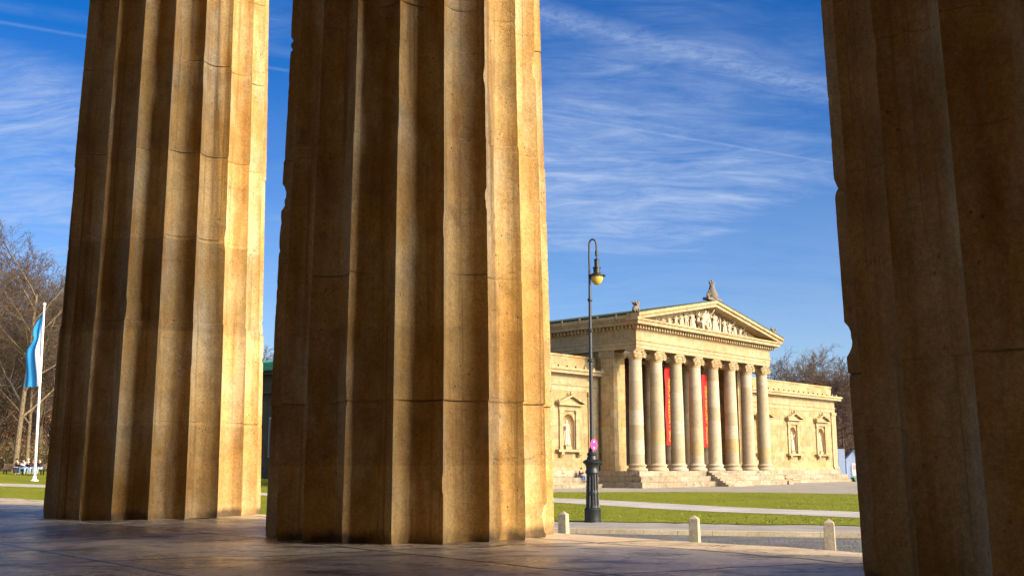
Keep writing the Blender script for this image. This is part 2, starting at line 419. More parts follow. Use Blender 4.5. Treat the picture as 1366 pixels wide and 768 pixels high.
cam = bpy.data.cameras.new('camera'); co = bpy.data.objects.new('camera', cam); C.objects.link(co)
cam.sensor_width = 36; cam.lens = 36; cam.clip_end = 3000; cam.clip_start = .05
co.location = (0,0,1.9); co.rotation_euler = (R(90+9.8835),0,0); S.camera = co
S.view_settings.view_transform = 'Standard'; S.view_settings.look = 'None'; S.view_settings.gamma = 1
S.view_settings.exposure = .62
S.render.engine = 'CYCLES'
S.cycles.max_bounces = 6; S.cycles.diffuse_bounces = 4

# ------------------------------------------------------------------ terrain
def hz(x):
    a = min(max((-x-14)/24, 0), 1.25); return 1.15*a
def kerb_y(x): return 32.55 - .265*(x-1.79)
XS = [-420,-300,-220,-160,-120,-90,-70,-60,-52,-48,-45,-42,-40,-38,-36,-34,-32,-30,-28,-26,-24,-22,-20,-18,-16,-14,-12,-10,-6,0,6,12,20,30,45,60,90,130,200,300,420]
def strip(name, mat, y0, y1, dz, kind='structure', n=2, xs=XS):
    b = MB(); rows = []
    for i in range(n):
        t = i/(n-1); rows.append([(x, y0(x)*(1-t)+y1(x)*t, hz(x)+dz) for x in xs])
    b.grid(rows); o = b.build(name, mat); return tag(o, kind=kind)
strip('plaza', M['plaza'], lambda x: kerb_y(x)+.28, lambda x: 900, 0)
strip('road', M['cobble'], lambda x: -400, lambda x: kerb_y(x)+.02, -.13)
b = MB()
xs = [x*1.0 for x in range(-60, 61)]
for i in range(len(xs)-1):
    x0, x1 = xs[i], xs[i+1]-.012; j = random.uniform(-.004,.004)
    P8 = []
    for z in (-.16, .006+j):
        for (x, o) in ((x0,0),(x1,0),(x1,.3),(x0,.3)): P8.append((x+o*.25, kerb_y(x)+o, hz(x)+z))
    b.add(P8, [(4,5,6,7),(0,1,5,4),(1,2,6,5),(2,3,7,6),(3,0,4,7)])
tag(b.build('kerb', M['kerb']), kind='structure')
def lawn_near(x): return 36.96 - .31*(x-1.64) + .55*noise.noise(Vector((x*.45,1,2))) + .45*noise.noise(Vector((x*1.7,5,2)))
def lerp(x, pts):
    if x <= pts[0][0]: return pts[0][1]
    for (a,b_),(c,d) in zip(pts, pts[1:]):
        if x <= c: return b_ + (d-b_)*(x-a)/(c-a)
    return pts[-1][1]
def lawn_far(x): return lerp(x, [(-90,170),(-28,150),(-20,92),(-12,76),(0,77.6),(6,78.6),(15,79),(20,76.3),(26,71),(34,63),(50,50)])
LX = [x*2 for x in range(-45,-5)] + [-10+.4*i for i in range(125)] + [40+2*i for i in range(6)]
strip('lawn', M['grass'], lawn_near, lawn_far, .02, n=3, xs=LX)
# lawn path as a swept ribbon
ctr = [(26,22.5),(20,31.5),(13.7,41.7),(8.9,47.6),(2.6,59.6),(-3,66),(-9,69),(-18,68),(-29,63.5),(-45,54),(-70,38),(-90,25)]
def cat(p0,p1,p2,p3,t):
    return tuple(.5*((2*p1[i])+(-p0[i]+p2[i])*t+(2*p0[i]-5*p1[i]+4*p2[i]-p3[i])*t*t+(-p0[i]+3*p1[i]-3*p2[i]+p3[i])*t**3) for i in range(2))
cp = []
for i in range(1, len(ctr)-2):
    for k in range(10): cp.append(cat(ctr[i-1],ctr[i],ctr[i+1],ctr[i+2],k/10))
rows = [[],[],[]]
for i in range(len(cp)):
    a = Vector(cp[max(i-1,0)]); c = Vector(cp[min(i+1,len(cp)-1)]); d = (c-a).normalized(); nn = Vector((-d.y,d.x))
    for j, o in enumerate((-2.15,0,2.15)):
        p = Vector(cp[i]) + nn*o; rows[j].append((p.x,p.y,hz(p.x)+.03))
b = MB(); b.grid(rows); tag(b.build('path', M['path']), kind='structure')

# grass tufts where the lawn is in view
M['blade'] = plain('grass_blade_green', (.14,.18,.006), .8, .25, .6, bump=0); M['blade2'] = plain('dry_grass_blade', (.19,.20,.02), .8, .25, .6, bump=0)
rg = random.Random(12); b = MB(); cpv = [Vector(p) for p in cp]
def off_path(x, y):
    q_ = Vector((x,y)); return min((q_-p).length for p in cpv) > 2.25
k = 0
while k < 9000:
    if rg.random() < .82: x = rg.uniform(0,26); y = 35 + 46*rg.random()**1.5
    else: x = rg.uniform(-46,-16); y = rg.uniform(44,96)
    if y < lawn_near(x)+.02 or y > lawn_far(x)-.05: continue
    k += 1
    if not off_path(x, y): continue
    z = hz(x)+.018; b.cur = 1 if rg.random() < .28 else 0; hgt = rg.uniform(.015,.04)
    for _ in range(2):
        a = rg.uniform(0,6.283); w_ = rg.uniform(.02,.045); lx, ly = rg.uniform(-.03,.03), rg.uniform(-.03,.03)
        b.add([(x-w_*math.cos(a),y-w_*math.sin(a),z),(x+w_*math.cos(a),y+w_*math.sin(a),z),(x+lx,y+ly,z+hgt)], [(0,1,2)])
tag(b.build('grass', [M['blade'],M['blade2']]), kind='stuff')

# ------------------------------------------------------------------ colonnade the camera stands in
ROW = Vector((.693,-.7206,0)).normalized(); NRM = Vector((.7206,.693,0)).normalized()
ZF = 1.4375
MID = Vector((-.6985,7.3117,0)); LEFT = Vector((-3.487,10.214,0)); RIGHT = MID + ROW*4.48
E0 = MID.dot(NRM) + .985
def fl(s, e, z): p = ROW*s + NRM*e; return (p.x, p.y, z)
# floor with a worn outer edge
b = MB(); rows = []
ss = [-40+.5*i for i in range(51)] + [-14.5+.09*i for i in range(240)] + [7.2+.6*i for i in range(35)]
es = [-9,-6,-4,-2,-1,0,1,2,2.6] + [2.8+.09*i for i in range(int((E0-2.8)/.09))]
for e in es:
    r = []
    for s_ in ss:
        k = noise.fractal(Vector((s_*1.1, e*1.1, 0)), .8, 2.0, 5)
        k2 = max(0, noise.noise(Vector((s_*.9+9, e*2.3, 4))))
        fade = max(0, min(1, (e-1)/3))
        r.append(fl(s_, e, ZF + (.010*k - .022*k2)*fade - .001))
    rows.append(r)
r1 = []; r2 = []; r3 = []
for s_ in ss:
    k = noise.fractal(Vector((s_*1.6, 3, 1)), .7, 2.0, 6); k2 = max(0, noise.noise(Vector((s_*3.1, 7, 2)))-.2)
    e = E0 - .03 + .035*k - .12*k2
    r1.append(fl(s_, e, ZF-.012-.02*k2)); r2.append(fl(s_, e+.025, ZF-.05-.05*k2)); r3.append(fl(s_, E0+.02, ZF-.39))
b.grid(rows+[r1,r2,r3]); tag(b.build('floor', M['floor'], smooth=True, angle=40), kind='structure')
b = MB()
for i in range(3):
    z1 = ZF-.392*(i+1); e1 = E0+.42*(i+1)
    P8 = [fl(-40,E0-2,z1-.40),fl(28,E0-2,z1-.40),fl(28,e1,z1-.40),fl(-40,e1,z1-.40),fl(-40,E0-2,z1),fl(28,E0-2,z1),fl(28,e1,z1),fl(-40,e1,z1)]
    b.add(P8, [(0,1,2,3),(7,6,5,4),(4,5,1,0),(5,6,2,1),(6,7,3,2),(7,4,0,3)])
tag(b.build('steps', M['floor']), kind='structure')

def col_radius(z, k=1.0): return 1.0 - k*(.0168*z + .00025*z*z)
def doric(name, seed, phase, chips, label, loc, tilt, taper=1.0):
    NF, SEG = 20, 12; n = NF*SEG
    zs = [.0,.02,.045]
    z = .07
    while z < 5.6: zs.append(z); z += .022
    while z < 9.4: zs.append(z); z += .25
    zs.append(9.4)
    joints = [.87+.87*i + .05*math.sin(seed*3.1+i*1.7) for i in range(10)]
    zs = sorted(zs + [j+d for j in joints if j < 5.5 for d in (-.007,0,.007)]); jat = []
    b = MB(); rnd = random.Random(seed)
    shift = [rnd.uniform(-.006,.006) for _ in range(12)]
    for zi, z in enumerate(zs):
        r0 = col_radius(z, taper)
        jn = min(abs(z-j) for j in joints); drum = sum(1 for j in joints if z > j)
        for k in range(n):
            t = (k % SEG)/SEG; fi = k//SEG
            a = 2*math.pi*k/n
            prof = 1-(2*t-1)**2
            dep = .125*prof**.66
            rr = r0*(1-dep) + shift[drum]
            ar = max(0, 1-min(t,1-t)*SEG/1.6)             # nearness to an arris
            ca, sa = math.cos(a), math.sin(a)
            if z < 5.6:
                nz = noise.noise(Vector((fi*7.3+seed*11, z*7.5, seed)))*.40 + noise.noise(Vector((fi*3.1+seed, z*21, 4.0)))*.45 + noise.noise(Vector((fi*5.1+seed, z*48, 9.0)))*.3
                if ar > 0:
                    rr -= ar*(.002 + .010*max(0, nz-.14) + .05*max(0,nz-.46))
                rr += .0008*noise.noise(Vector((ca*4, sa*4, z*3+seed*5))) + .0012*noise.noise(Vector((ca*14, sa*14, z*9+seed)))
                if jn < .02: rr -= .0035*(1-jn/.02)*(.5+max(0,noise.noise(Vector((ca*3,sa*3,drum+seed*2.0))))*2.2)
                for (ck, cz, cs, cd, cw) in chips:
                    da = (k - ck*SEG + n//2) % n - n//2
                    g = (da/(cw*SEG))**2 + ((z-cz)/cs)**2
                    if g < 1:
                        rr -= cd*(1-g)**.55*(.75+.5*noise.noise(Vector((ca*20,sa*20,z*20))))
                if z < .07: rr -= (.07-z)*.10 + .02*max(0,noise.noise(Vector((ca*9,sa*9,seed))))*(1-z/.07)
            jat.append(max(0,min(1,.22+1.7*noise.noise(Vector((ca*2.5,sa*2.5,drum*3+seed*7.0))))) if jn < 1e-6 else 0.0)
            if jn < 1e-6: rr -= .006*jat[-1]
            b.v.append((rr*ca, rr*sa, z))
    m = len(zs)
    for i in range(m-1):
        for k in range(n):
            l = (k+1) % n
            b.face(i*n+k, i*n+l, (i+1)*n+l, (i+1)*n+k)
    b.face(*[(m-1)*n+k for k in range(n)])
    o = b.build(name, M['column'], smooth=True, angle=48)
    at = o.data.attributes.new('joint','FLOAT','POINT'); at.data.foreach_set('value', jat)
    # capital: necking rings, echinus and abacus (above the frame)
    cb = MB(); r = col_radius(9.4, taper)
    cb.lathe([(r-.02,9.4),(r+.03,9.44),(r+.03,9.5),(r+.22,9.75),(r+.3,9.92),(r+.26,9.98)], 48)
    cb.build('echinus', M['column'], o, smooth=True, angle=40)
    cb = MB(); cb.box(-1.12,1.12,-1.12,1.12,9.985,10.4); ab = cb.build('abacus', M['column'], o)
    o.location = loc; o.rotation_euler = (Matrix.Rotation(-tilt,3,'Y') @ Matrix.Rotation(phase,3,'Z')).to_euler()
    ab.rotation_euler = (0,0,R(43.9)-phase+R(90))
    return tag(o, label, 'column', 'fluted columns of the colonnade')
def face_phase(c, phi0):
    # arris at screen angle phi0 (deg, + to the right) from the direction facing the camera
    h = math.atan2(c.x, c.y) + math.pi - R(phi0)       # heading
    return math.pi/2 - h
Lc = (LEFT.x, LEFT.y, ZF-.004); Mc = (MID.x, MID.y, ZF-.004); Rc = (RIGHT.x, RIGHT.y, ZF-.004)
# chips: arris index counted from the phase arris; + index runs to the left on screen
TILT = R(.30)
# arris k sits at angle phase + k*18deg (math, counter-clockwise) => screen angle phi0 - 18k
mid = doric('fluted_column', 1, face_phase(MID, 11), [(0,.36,.07,.035,.16),(0,1.98,.08,.025,.15),(-1,2.75,.14,.03,.14),(-5,2.35,.09,.04,.4),(-1,3.3,.12,.02,.12),(-2,.9,.08,.02,.12),(3,4.3,.16,.04,.3),(3,3.3,.10,.03,.25),(3,.12,.1,.05,.4),(1,2.2,.07,.03,.14),(1,3.05,.06,.02,.12)],
   'massive fluted ochre column in the middle of the picture, the one half sunlit on its right flank beside the museum', Mc, TILT)
lft = doric('fluted_column', 2, face_phase(LEFT, 15), [(-1,4.1,.14,.03,.16),(-1,3.4,.1,.025,.14),(-1,1.9,.12,.025,.14),(0,4.3,.2,.025,.14),(-2,1.9,.1,.03,.12),(0,1.3,.08,.02,.12),(1,2.6,.1,.02,.12)],
   'fluted ochre column furthest left, the narrowest of the three, beside the white and blue flag', Lc, TILT)
rgt = doric('fluted_column', 3, face_phase(RIGHT, -42), [(-2,1.02,.07,.035,.45),(-2,1.70,.03,.012,.2),(0,2.1,.06,.012,.1),(-1,.35,.08,.012,.1)],
   'dark shaded fluted column at the right edge of the picture, cut by the frame', Rc, R(1.2), .15)

# the rest of the gate, mostly outside the frame: more columns, south wall, ceiling and entablature, plus an added rear wall
gate = bpy.data.objects.new('gateway_building', None); C.objects.link(gate); gate['kind'] = 'structure'
M['gate'] = mat_facade('gate_sandstone', (.52,.36,.16), .1, .4, 1.6, .7)
E_mid = MID.dot(NRM); S_mid = MID.dot(ROW)
b = MB()
def gbox(s0, s1, e0, e1, z0, z1):
    P8 = [fl(s0,e0,z0),fl(s1,e0,z0),fl(s1,e1,z0),fl(s0,e1,z0),fl(s0,e0,z1),fl(s1,e0,z1),fl(s1,e1,z1),fl(s0,e1,z1)]
    b.add(P8, [(0,1,2,3),(7,6,5,4),(4,5,1,0),(5,6,2,1),(6,7,3,2),(7,4,0,3)])
gbox(S_mid-4.5, S_mid+26, E_mid-10.2, E_mid-9, ZF, 11)  # unseen wall closing the open west side, added to darken the hall
gbox(S_mid+21.6, S_mid+23, E_mid-8.9, E_mid+1, ZF, 11)
b.build('shade_wall', M['gate'], gate)
b = MB(); gbox(S_mid-9.2, S_mid+26, E_mid-10.2, E_mid-1.2, 11.02, 11.6); b.build('ceiling', M['gate'], gate)
b = MB(); gbox(S_mid-5.4, S_mid+26, E_mid-1.1, E_mid+1.1, ZF+10.41, ZF+13); b.build('entablature', M['gate'], gate)
for sx in (10.6, 15.0, 19.4):
    p = MID + ROW*sx; b = MB()
    b.lathe([(col_radius(z)*.985, ZF+z) for z in (0,2,4,6,8,9.4)]+[(1.1,ZF+9.9),(1.1,ZF+10.4)], 40, (p.x,p.y,0)); b.build('column', M['column'], gate, smooth=True, angle=30)

# ------------------------------------------------------------------ figures
def skin_mesh(name, joints, bones, mats, sub=1, root=None):
    me = bpy.data.meshes.new(name+'_cage'); keys = list(joints)
    me.from_pydata([joints[k][0] for k in keys], [(keys.index(a), keys.index(b)) for a, b in bones], [])
    o = bpy.data.objects.new(name+'_cage', me); C.objects.link(o)
    o.modifiers.new('s','SKIN')
    if not me.skin_vertices: me.skin_vertices.new()
    for i, k in enumerate(keys):
        r = joints[k][1]; sv = me.skin_vertices[0].data[i]
        sv.radius = r if isinstance(r, tuple) else (r, r); sv.use_root = (k == (root or keys[0]))
    ss_ = o.modifiers.new('d','SUBSURF'); ss_.levels = sub; ss_.render_levels = sub
    dg = bpy.context.evaluated_depsgraph_get()
    r = bpy.data.meshes.new_from_object(o.evaluated_get(dg))
    r.name = name
    bpy.data.objects.remove(o); bpy.data.meshes.remove(me)
    r.materials.clear(); r.materials.append(mats)
    r.polygons.foreach_set('use_smooth', [True]*len(r.polygons))
    return r
V = Vector
def stand_statue(pose):
    """draped standing figure about 1.8 m tall, facing -y"""
    r = random.Random(pose)
    sw = r.uniform(-.05,.05)
    J = {'pel':((0,0,.95),.16),'wai':((sw,0,1.12),.13),'che':((sw*.6,0,1.34),(.19,.13)),'nek':((0,0,1.5),.06),'hd':((.01,-.02,1.62),.095),'top':((.01,-.01,1.74),.07),
      'lh':((-.10,0,.9),.12),'lk':((-.12,-.06+.1*r.random(),.5),.095),'la':((-.12,.02,.08),.06),'lf':((-.14,-.14,.03),.045),
      'rh':((.10,0,.9),.12),'rk':((.11,-.1*r.random(),.5),.095),'ra':((.13,0,.08),.06),'rf':((.15,-.15,.03),.045),
      'ls':((-.21,0,1.40),.07),'rs':((.21,0,1.40),.07)}
    if pose % 3 == 0:
        J.update({'le':((-.30,-.02,1.14),.05),'lw':((-.22,-.20,1.0),.04),'re':((.34,-.06,1.2),.05),'rw':((.42,-.16,1.42),.04)})
    elif pose % 3 == 1:
        J.update({'le':((-.33,0,1.16),.05),'lw':((-.36,-.08,.92),.04),'re':((.29,-.06,1.14),.05),'rw':((.12,-.22,1.18),.04)})
    else:
        J.update({'le':((-.36,-.04,1.30),.05),'lw':((-.46,-.12,1.55),.04),'re':((.31,.02,1.15),.05),'rw':((.30,-.1,.9),.04)})
    J['lm'] = (V(J['lw'][0])+V((0,-.03,-.09 if pose%3!=2 else .09)), .035); J['rm'] = (V(J['rw'][0])+V((0,-.03,.09 if pose%3==0 else -.08)), .035)
    B = [('pel','wai'),('wai','che'),('che','nek'),('nek','hd'),('hd','top'),('pel','lh'),('lh','lk'),('lk','la'),('la','lf'),('pel','rh'),('rh','rk'),('rk','ra'),('ra','rf'),
      ('che','ls'),('ls','le'),('le','lw'),('lw','lm'),('che','rs'),('rs','re'),('re','rw'),('rw','rm')]
    return J, B
def drape(mb, pose, z0=.06, z1=1.0):
    """folded robe skirt round the legs"""
    rows = []; n = 40
    for i in range(9):
        t = i/8; z = z1 + (z0-z1)*t; row = []
        for k in range(n+1):
            a = 2*math.pi*k/n; rr = .20 + .10*t + (.022+.02*t)*math.cos(9*a + pose + t*1.2) + .02*math.cos(4*a+pose*2)
            row.append((rr*1.1*math.cos(a), rr*.85*math.sin(a)-.02, z))
        rows.append(row)
    mb.grid(rows)
def kneel_statue(pose):
    J = {'pel':((0,.05,.52),.16),'wai':((.03,0,.70),.13),'che':((.06,-.04,.92),(.19,.13)),'nek':((.08,-.06,1.08),.06),'hd':((.09,-.09,1.2),.095),'top':((.09,-.08,1.31),.07),
      'lh':((-.1,0,.5),.12),'lk':((-.18,-.36,.55),.095),'la':((-.2,-.34,.1),.06),'lf':((-.2,-.46,.04),.045),
      'rh':((.1,0,.5),.12),'rk':((.22,-.22,.12),.09),'ra':((.3,.2,.08),.055),'rf':((.32,.32,.05),.045),
      'ls':((-.15,-.04,.98),.07),'rs':((.27,-.04,.98),.07),'le':((-.28,-.2,.85),.05),'lw':((-.22,-.4,.95),.04),'re':((.42,-.1,1.05),.05),'rw':((.5,-.25,1.25),.04),
      'lm':((-.2,-.48,.99),.035),'rm':((.53,-.28,1.34),.035)}
    return J, stand_statue(0)[1]
ST = []
for i in range(4):
    J, B = stand_statue(i); me = skin_mesh('statue_body', J, B, M['statue'], 1, 'pel'); ST.append(me)
J, B = kneel_statue(0); KN = skin_mesh('kneeling_body', J, B, M['statue'], 1, 'pel')
DR = []
for i in range(3):
    b = MB(); drape(b, i*1.7); DR.append(b.mesh('robe', M['statue'], True))

# ------------------------------------------------------------------ the museum
RZ = R(47.1)
mus = thing('museum_building', 'classical cream limestone museum with ionic portico, carved gable and two low wings across the lawn', 'building', (11.55,94.14,0), RZ)
WT = 25.4; CXM = WT/2
# steps
b = MB()
for i in range(3):
    p = .5*i
    b.box(-p, WT+p, -p, 9.4, 1.0-.5*i, 1.5-.5*i - (0 if i == 0 else .003))
b.build('portico_steps', M['step'], mus)
b = MB()
for i in range(8):
    b.box(CXM-1.55, CXM+3.2, -.02-.3*(i+1)+.002*i, -.1, 1.5-.1875*(i+1)-.003, 1.5-.1875*i-.012)
b.build('central_stair', M['step'], mus)
# wings -------------------------------------------------------------
NW = 1.7
def arch_panel(b, xc, zb, zt, y):
    """front wall face zt..zb around a round-headed opening of width NW springing at 5.82"""
    hw = NW/2; zs, n = 5.82, 14
    pts = [(xc+hw*math.cos(math.pi*k/n), zs+hw*math.sin(math.pi*k/n)) for k in range(n+1)]
    o = len(b.v)
    tops = [(xc+hw*math.cos(math.pi*k/n), zt) for k in range(n+1)]
    vs = [(x,y,z) for x,z in pts]+[(x,y,z) for x,z in tops]
    b.add(vs, [(k, n+1+k, n+2+k, k+1) for k in range(n)])
    # niche shell: half cylinder and quarter dome
    rows = []
    for i in range(7):
        z = zb + (zs-zb)*i/6
        rows.append([(xc+hw*math.cos(math.pi*k/n), y+.75*hw*math.sin(math.pi*k/n)*1.1, z) for k in range(n+1)])
    for i in range(1, 7):
        a = math.pi/2*i/6
        rows.append([(xc+hw*math.cos(a)*math.cos(math.pi*k/n), y+.82*hw*math.cos(a)*math.sin(math.pi*k/n), zs+hw*math.sin(a)) for k in range(n+1)])
    # make dome follow arch: outer ring points lie on the wall plane
    b.cur = 1; b.grid(rows); b.add([(xc+hw*math.cos(math.pi*k/n), y+.82*hw*math.sin(math.pi*k/n), zb) for k in range(n+1)], [tuple(range(n,-1,-1))]); b.cur = 0
def wing(x0, x1, niches, side):
    y = 5.2; YB = 34 if side > 0 else 15
    g = MB()
    xs_ = [x0] + sum([[c-NW/2, c+NW/2] for c in niches], []) + [x1]
    for i in range(0, len(xs_), 2):
        g.add([(xs_[i],y,1.5),(xs_[i+1],y,1.5),(xs_[i+1],y,8.8),(xs_[i],y,8.8)], [(0,1,2,3)])
    for c in niches:
        g.add([(c-NW/2,y,1.5),(c+NW/2,y,1.5),(c+NW/2,y,3.45),(c-NW/2,y,3.45)], [(0,1,2,3)])
        arch_panel(g, c, 3.45, 8.8, y)
    g.add([(x0,y,1.5),(x1,y,1.5),(x1,YB,1.5),(x0,YB,1.5),(x0,y,8.8),(x1,y,8.8),(x1,YB,8.8),(x0,YB,8.8)], [(1,2,6,5),(2,3,7,6),(3,0,4,7)])
    wl = g.build('wing_wall', [M['facade'], M['niche']], mus)
    out = 1 if side > 0 else 0; inn = 1-out
    def bx(m, p, z0, z1): m.box(x0-p*inn, x1+p*out, y-p, YB+p, z0, z1)
    m = MB(); bx(m, 1.75, -.05, .33); bx(m, .95, .333, .93); bx(m, .28, .933, 1.515); m.build('plinth', M['step'], mus)
    m = MB(); bx(m, .14, 1.518, 1.72); bx(m, .07, 1.723, 1.86); m.build('base_moulding', M['trim'], mus)
    m = MB(); bx(m, .05, 8.803, 9.28); bx(m, .12, 9.283, 9.42); bx(m, .04, 9.423, 10.22); bx(m, .2, 10.223, 10.33); m.build('wing_frieze', M['trim'], mus)
    m = MB(); bx(m, .72, 10.333, 10.62); bx(m, .85, 10.623, 10.86)
    k = x0+.3
    while k < x1:
        m.box(k, k+.22, y-.80, y-.60, 10.863, 11.05); k += 1.25
    m.build('wing_cornice', M['trim'], mus)
    m = MB(); m.box(x0+.02, x1-.02, y+.32, YB-1, 10.865, 12.02); m.box(x0-.06*inn, x1+.06*out, y+.24, YB-.9, 12.023, 12.2); m.build('attic', M['facade'], mus)
    e = x1 if side > 0 else x0
    for (xa, xb) in (((x1-1.12, x1+.1),) if side > 0 else ((x0-.1, x0+1.12), (x1-1.9, x1-.9))):
        m = MB(); m.box(xa, xb, y-.13, y+.9, 1.863, 8.45); m.box(xa-.08, xb+.08, y-.22, y+.98, 8.453, 8.8); m.box(xa-.1, xb+.1, y-.26, y+1, 1.6, 1.862)
        m.build('corner_pilaster', M['trim'], mus)
    for c in niches:
        f = MB()
        for sx in (-1,1):
            f.box(c+sx*1.16-.24, c+sx*1.16+.24, y-.16, y+.02, 3.47, 6.75)
            f.box(c+sx*1.16-.3, c+sx*1.16+.3, y-.22, y+.02, 6.753, 6.98)
        f.box(c-1.45, c+1.45, y-.16, y+.02, 6.983, 7.42)
        fr = f.build('niche_frame', M['trim'], mus)
        pd = MB()
        pd.box(c-1.8, c+1.8, y-.5, y+.02, 7.423, 7.56)
        pd.prism_xz([(c-1.75,7.563),(c+1.75,7.563),(c,8.2)], y-.2, y+.02)
        for sx in (-1,1):
            a = V((c+sx*1.9, y-.28, 7.60)); t = V((c, y-.28, 8.28)); d = (t-a); L = d.length; d.normalize()
            pd.obox((a+t)/2+V((0,0,.05)), d, (0,1,0), d.cross(V((0,1,0))), L/2, .3, .075)
            pd.lathe([(.02,0),(.13,.06),(.16,.2),(.08,.34),(.02,.4)], 8, (c+sx*1.75, y-.38, 7.66))
        pd.lathe([(.02,0),(.14,.1),(.16,.24),(.08,.4),(.02,.46)], 8, (c, y-.38, 8.32))
        pd.build('pediment', M['trim'], fr)
        s = MB(); s.box(c-1.9, c+1.9, y-.48, y+.02, 3.22, 3.44)
        for sx in (-1,1):
            s.prism_yz([(y-.42,3.215),(y-.42,3.0),(y-.2,2.75),(y+.02,2.72),(y+.02,3.215)][::-1], c+sx*1.25-.2, c+sx*1.25+.2)
        s.build('sill', M['trim'], fr)
NL = (-18.4,-11.07,-3.75); NR = (31.7,39.0,46.4)
wing(-25, 1.0, NL, -1)
wing(24.4, 50.5, NR, 1)
nlab = {-3.75:'pale statue of a robed figure in the arched niche nearest the street lamp', -11.07:None, -18.4:None,
   31.7:'pale statue in the niche half hidden behind the last portico column', 39.0:'pale statue in the arched niche just right of the portico', 46.4:'pale statue in the last arched niche beside the right corner of the museum'}
mw = Matrix.Translation((11.55,94.14,0)) @ Matrix.Rotation(RZ,4,'Z')
for i, c in enumerate(NL+NR):
    if nlab[c] is None: continue
    p = mw @ V((c, 5.45, 3.452))
    s = thing('statue', nlab[c], 'statue', p, RZ, 'statues in the wall niches')
    bd = bpy.data.objects.new('body', ST[i%4]); C.objects.link(bd); bd.parent = s; bd.scale = (1.38,1.2,1.38); bd.location = (0,0,.30)
    rb = bpy.data.objects.new('robe', DR[i%3]); C.objects.link(rb); rb.parent = s; rb.scale = (1.3,1.1,1.38); rb.location = (0,0,.30)
    m = MB(); m.box(-.42,.42,-.3,.3,0,.30); m.build('base', M['trim'], s)
# portico ------------------------------------------------------------
def ionic(x, y, idx):
    m = MB(); zt = 11.78
    prof = [(.68,.62)]
    n = 24; rows = []
    zz = [2.16+ (zt-2.16)*i/12 for i in range(13)]
    for i, z in enumerate(zz):
        t = i/12; r = .685 - .105*t**1.5
        rows.append([(x+r*math.cos(2*math.pi*k/n), y+r*math.sin(2*math.pi*k/n), z) for k in range(n+1)])
    m.grid(rows); shaft = m.build('column', M['mcol'], mus, smooth=True)
    m = MB(); m.lathe([(.93,1.502),(.97,1.56),(.97,1.66),(.92,1.72),(.80,1.76),(.77,1.86),(.82,1.92),(.86,1.97),(.86,2.05),(.80,2.1),(.72,2.13),(.69,2.2)], 28, (x,y,0)); m.build('base', M['mcol'], shaft, smooth=True, angle=50)
    m = MB()
    m.lathe([(.6,11.7),(.63,11.75),(.6,11.8),(.72,12.0),(.74,12.1),(.6,12.12)], 28, (x,y,0))
    for sx in (-1,1):
        cx_, cz_ = x+sx*.68, 12.25
        m.lathe([(.02,-.58),(.08,-.58),(.09,-.52),(.15,-.51),(.16,-.57),(.21,-.57),(.22,-.51),(.28,-.50),(.34,-.58),(.345,-.48),(.23,-.2),(.20,0),(.23,.2),(.345,.48),(.34,.58),(.02,.58)], 20, (cx_,y,cz_), 'y')
    m.lathe([(.58,12.10),(.66,12.18),(.68,12.3),(.6,12.42),(.5,12.5)], 28, (x,y,0))
    m.box(x-.70, x+.70, y-.46, y+.46, 12.46, 12.60); m.box(x-.70, x+.70, y-.54, y-.40, 12.50, 12.61)
    m.box(x-.68, x+.68, y-.60, y+.60, 12.612, 12.748)
    m.build('capital', M['trim'], shaft, smooth=True, angle=35)
for i in range(8): ionic(1.0+3.343*i, .97, i)
for i in range(4): ionic(1.0+3.343*(i+2), 4.0, i+9)
# corner pilasters (antae) and porch walls
for sx in (0,1):
    m = MB(); f = (lambda a: a) if not sx else (lambda a: WT-a)
    a, c = sorted((f(.55), f(2.35)))
    m.box(a, c, 3.2, 4.7, 1.503, 12.1); m.box(a-.1, c+.1, 3.1, 4.8, 12.103, 12.3); m.box(a-.14, c+.14, 3.04, 4.84, 12.303, 12.747); m.box(a-.12, c+.12, 3.06, 4.82, 1.504, 2.0)
    m.build('anta_pier', M['quoin'], mus)
    a, c = sorted((f(.9), f(2.0)))
    m = MB(); m.box(a, c, 4.7, 11.5, 1.49, 12.746); m.build('porch_side_wall', M['quoin'], mus)
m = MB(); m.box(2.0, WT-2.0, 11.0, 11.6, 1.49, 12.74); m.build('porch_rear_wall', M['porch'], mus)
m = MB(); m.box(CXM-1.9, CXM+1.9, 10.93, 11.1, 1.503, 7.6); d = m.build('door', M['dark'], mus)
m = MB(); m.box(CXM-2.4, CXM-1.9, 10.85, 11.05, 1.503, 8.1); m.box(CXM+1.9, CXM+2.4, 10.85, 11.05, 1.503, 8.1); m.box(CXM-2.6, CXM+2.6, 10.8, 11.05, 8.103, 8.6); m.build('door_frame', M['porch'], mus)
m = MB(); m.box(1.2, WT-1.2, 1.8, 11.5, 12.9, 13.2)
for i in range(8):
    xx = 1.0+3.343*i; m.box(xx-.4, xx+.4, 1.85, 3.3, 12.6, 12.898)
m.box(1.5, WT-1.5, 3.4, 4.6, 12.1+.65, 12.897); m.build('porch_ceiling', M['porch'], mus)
m = MB(); m.box(.9, WT-.9, 11.6, 34, 0, 12.74); m.build('main_block', M['facade'], mus)
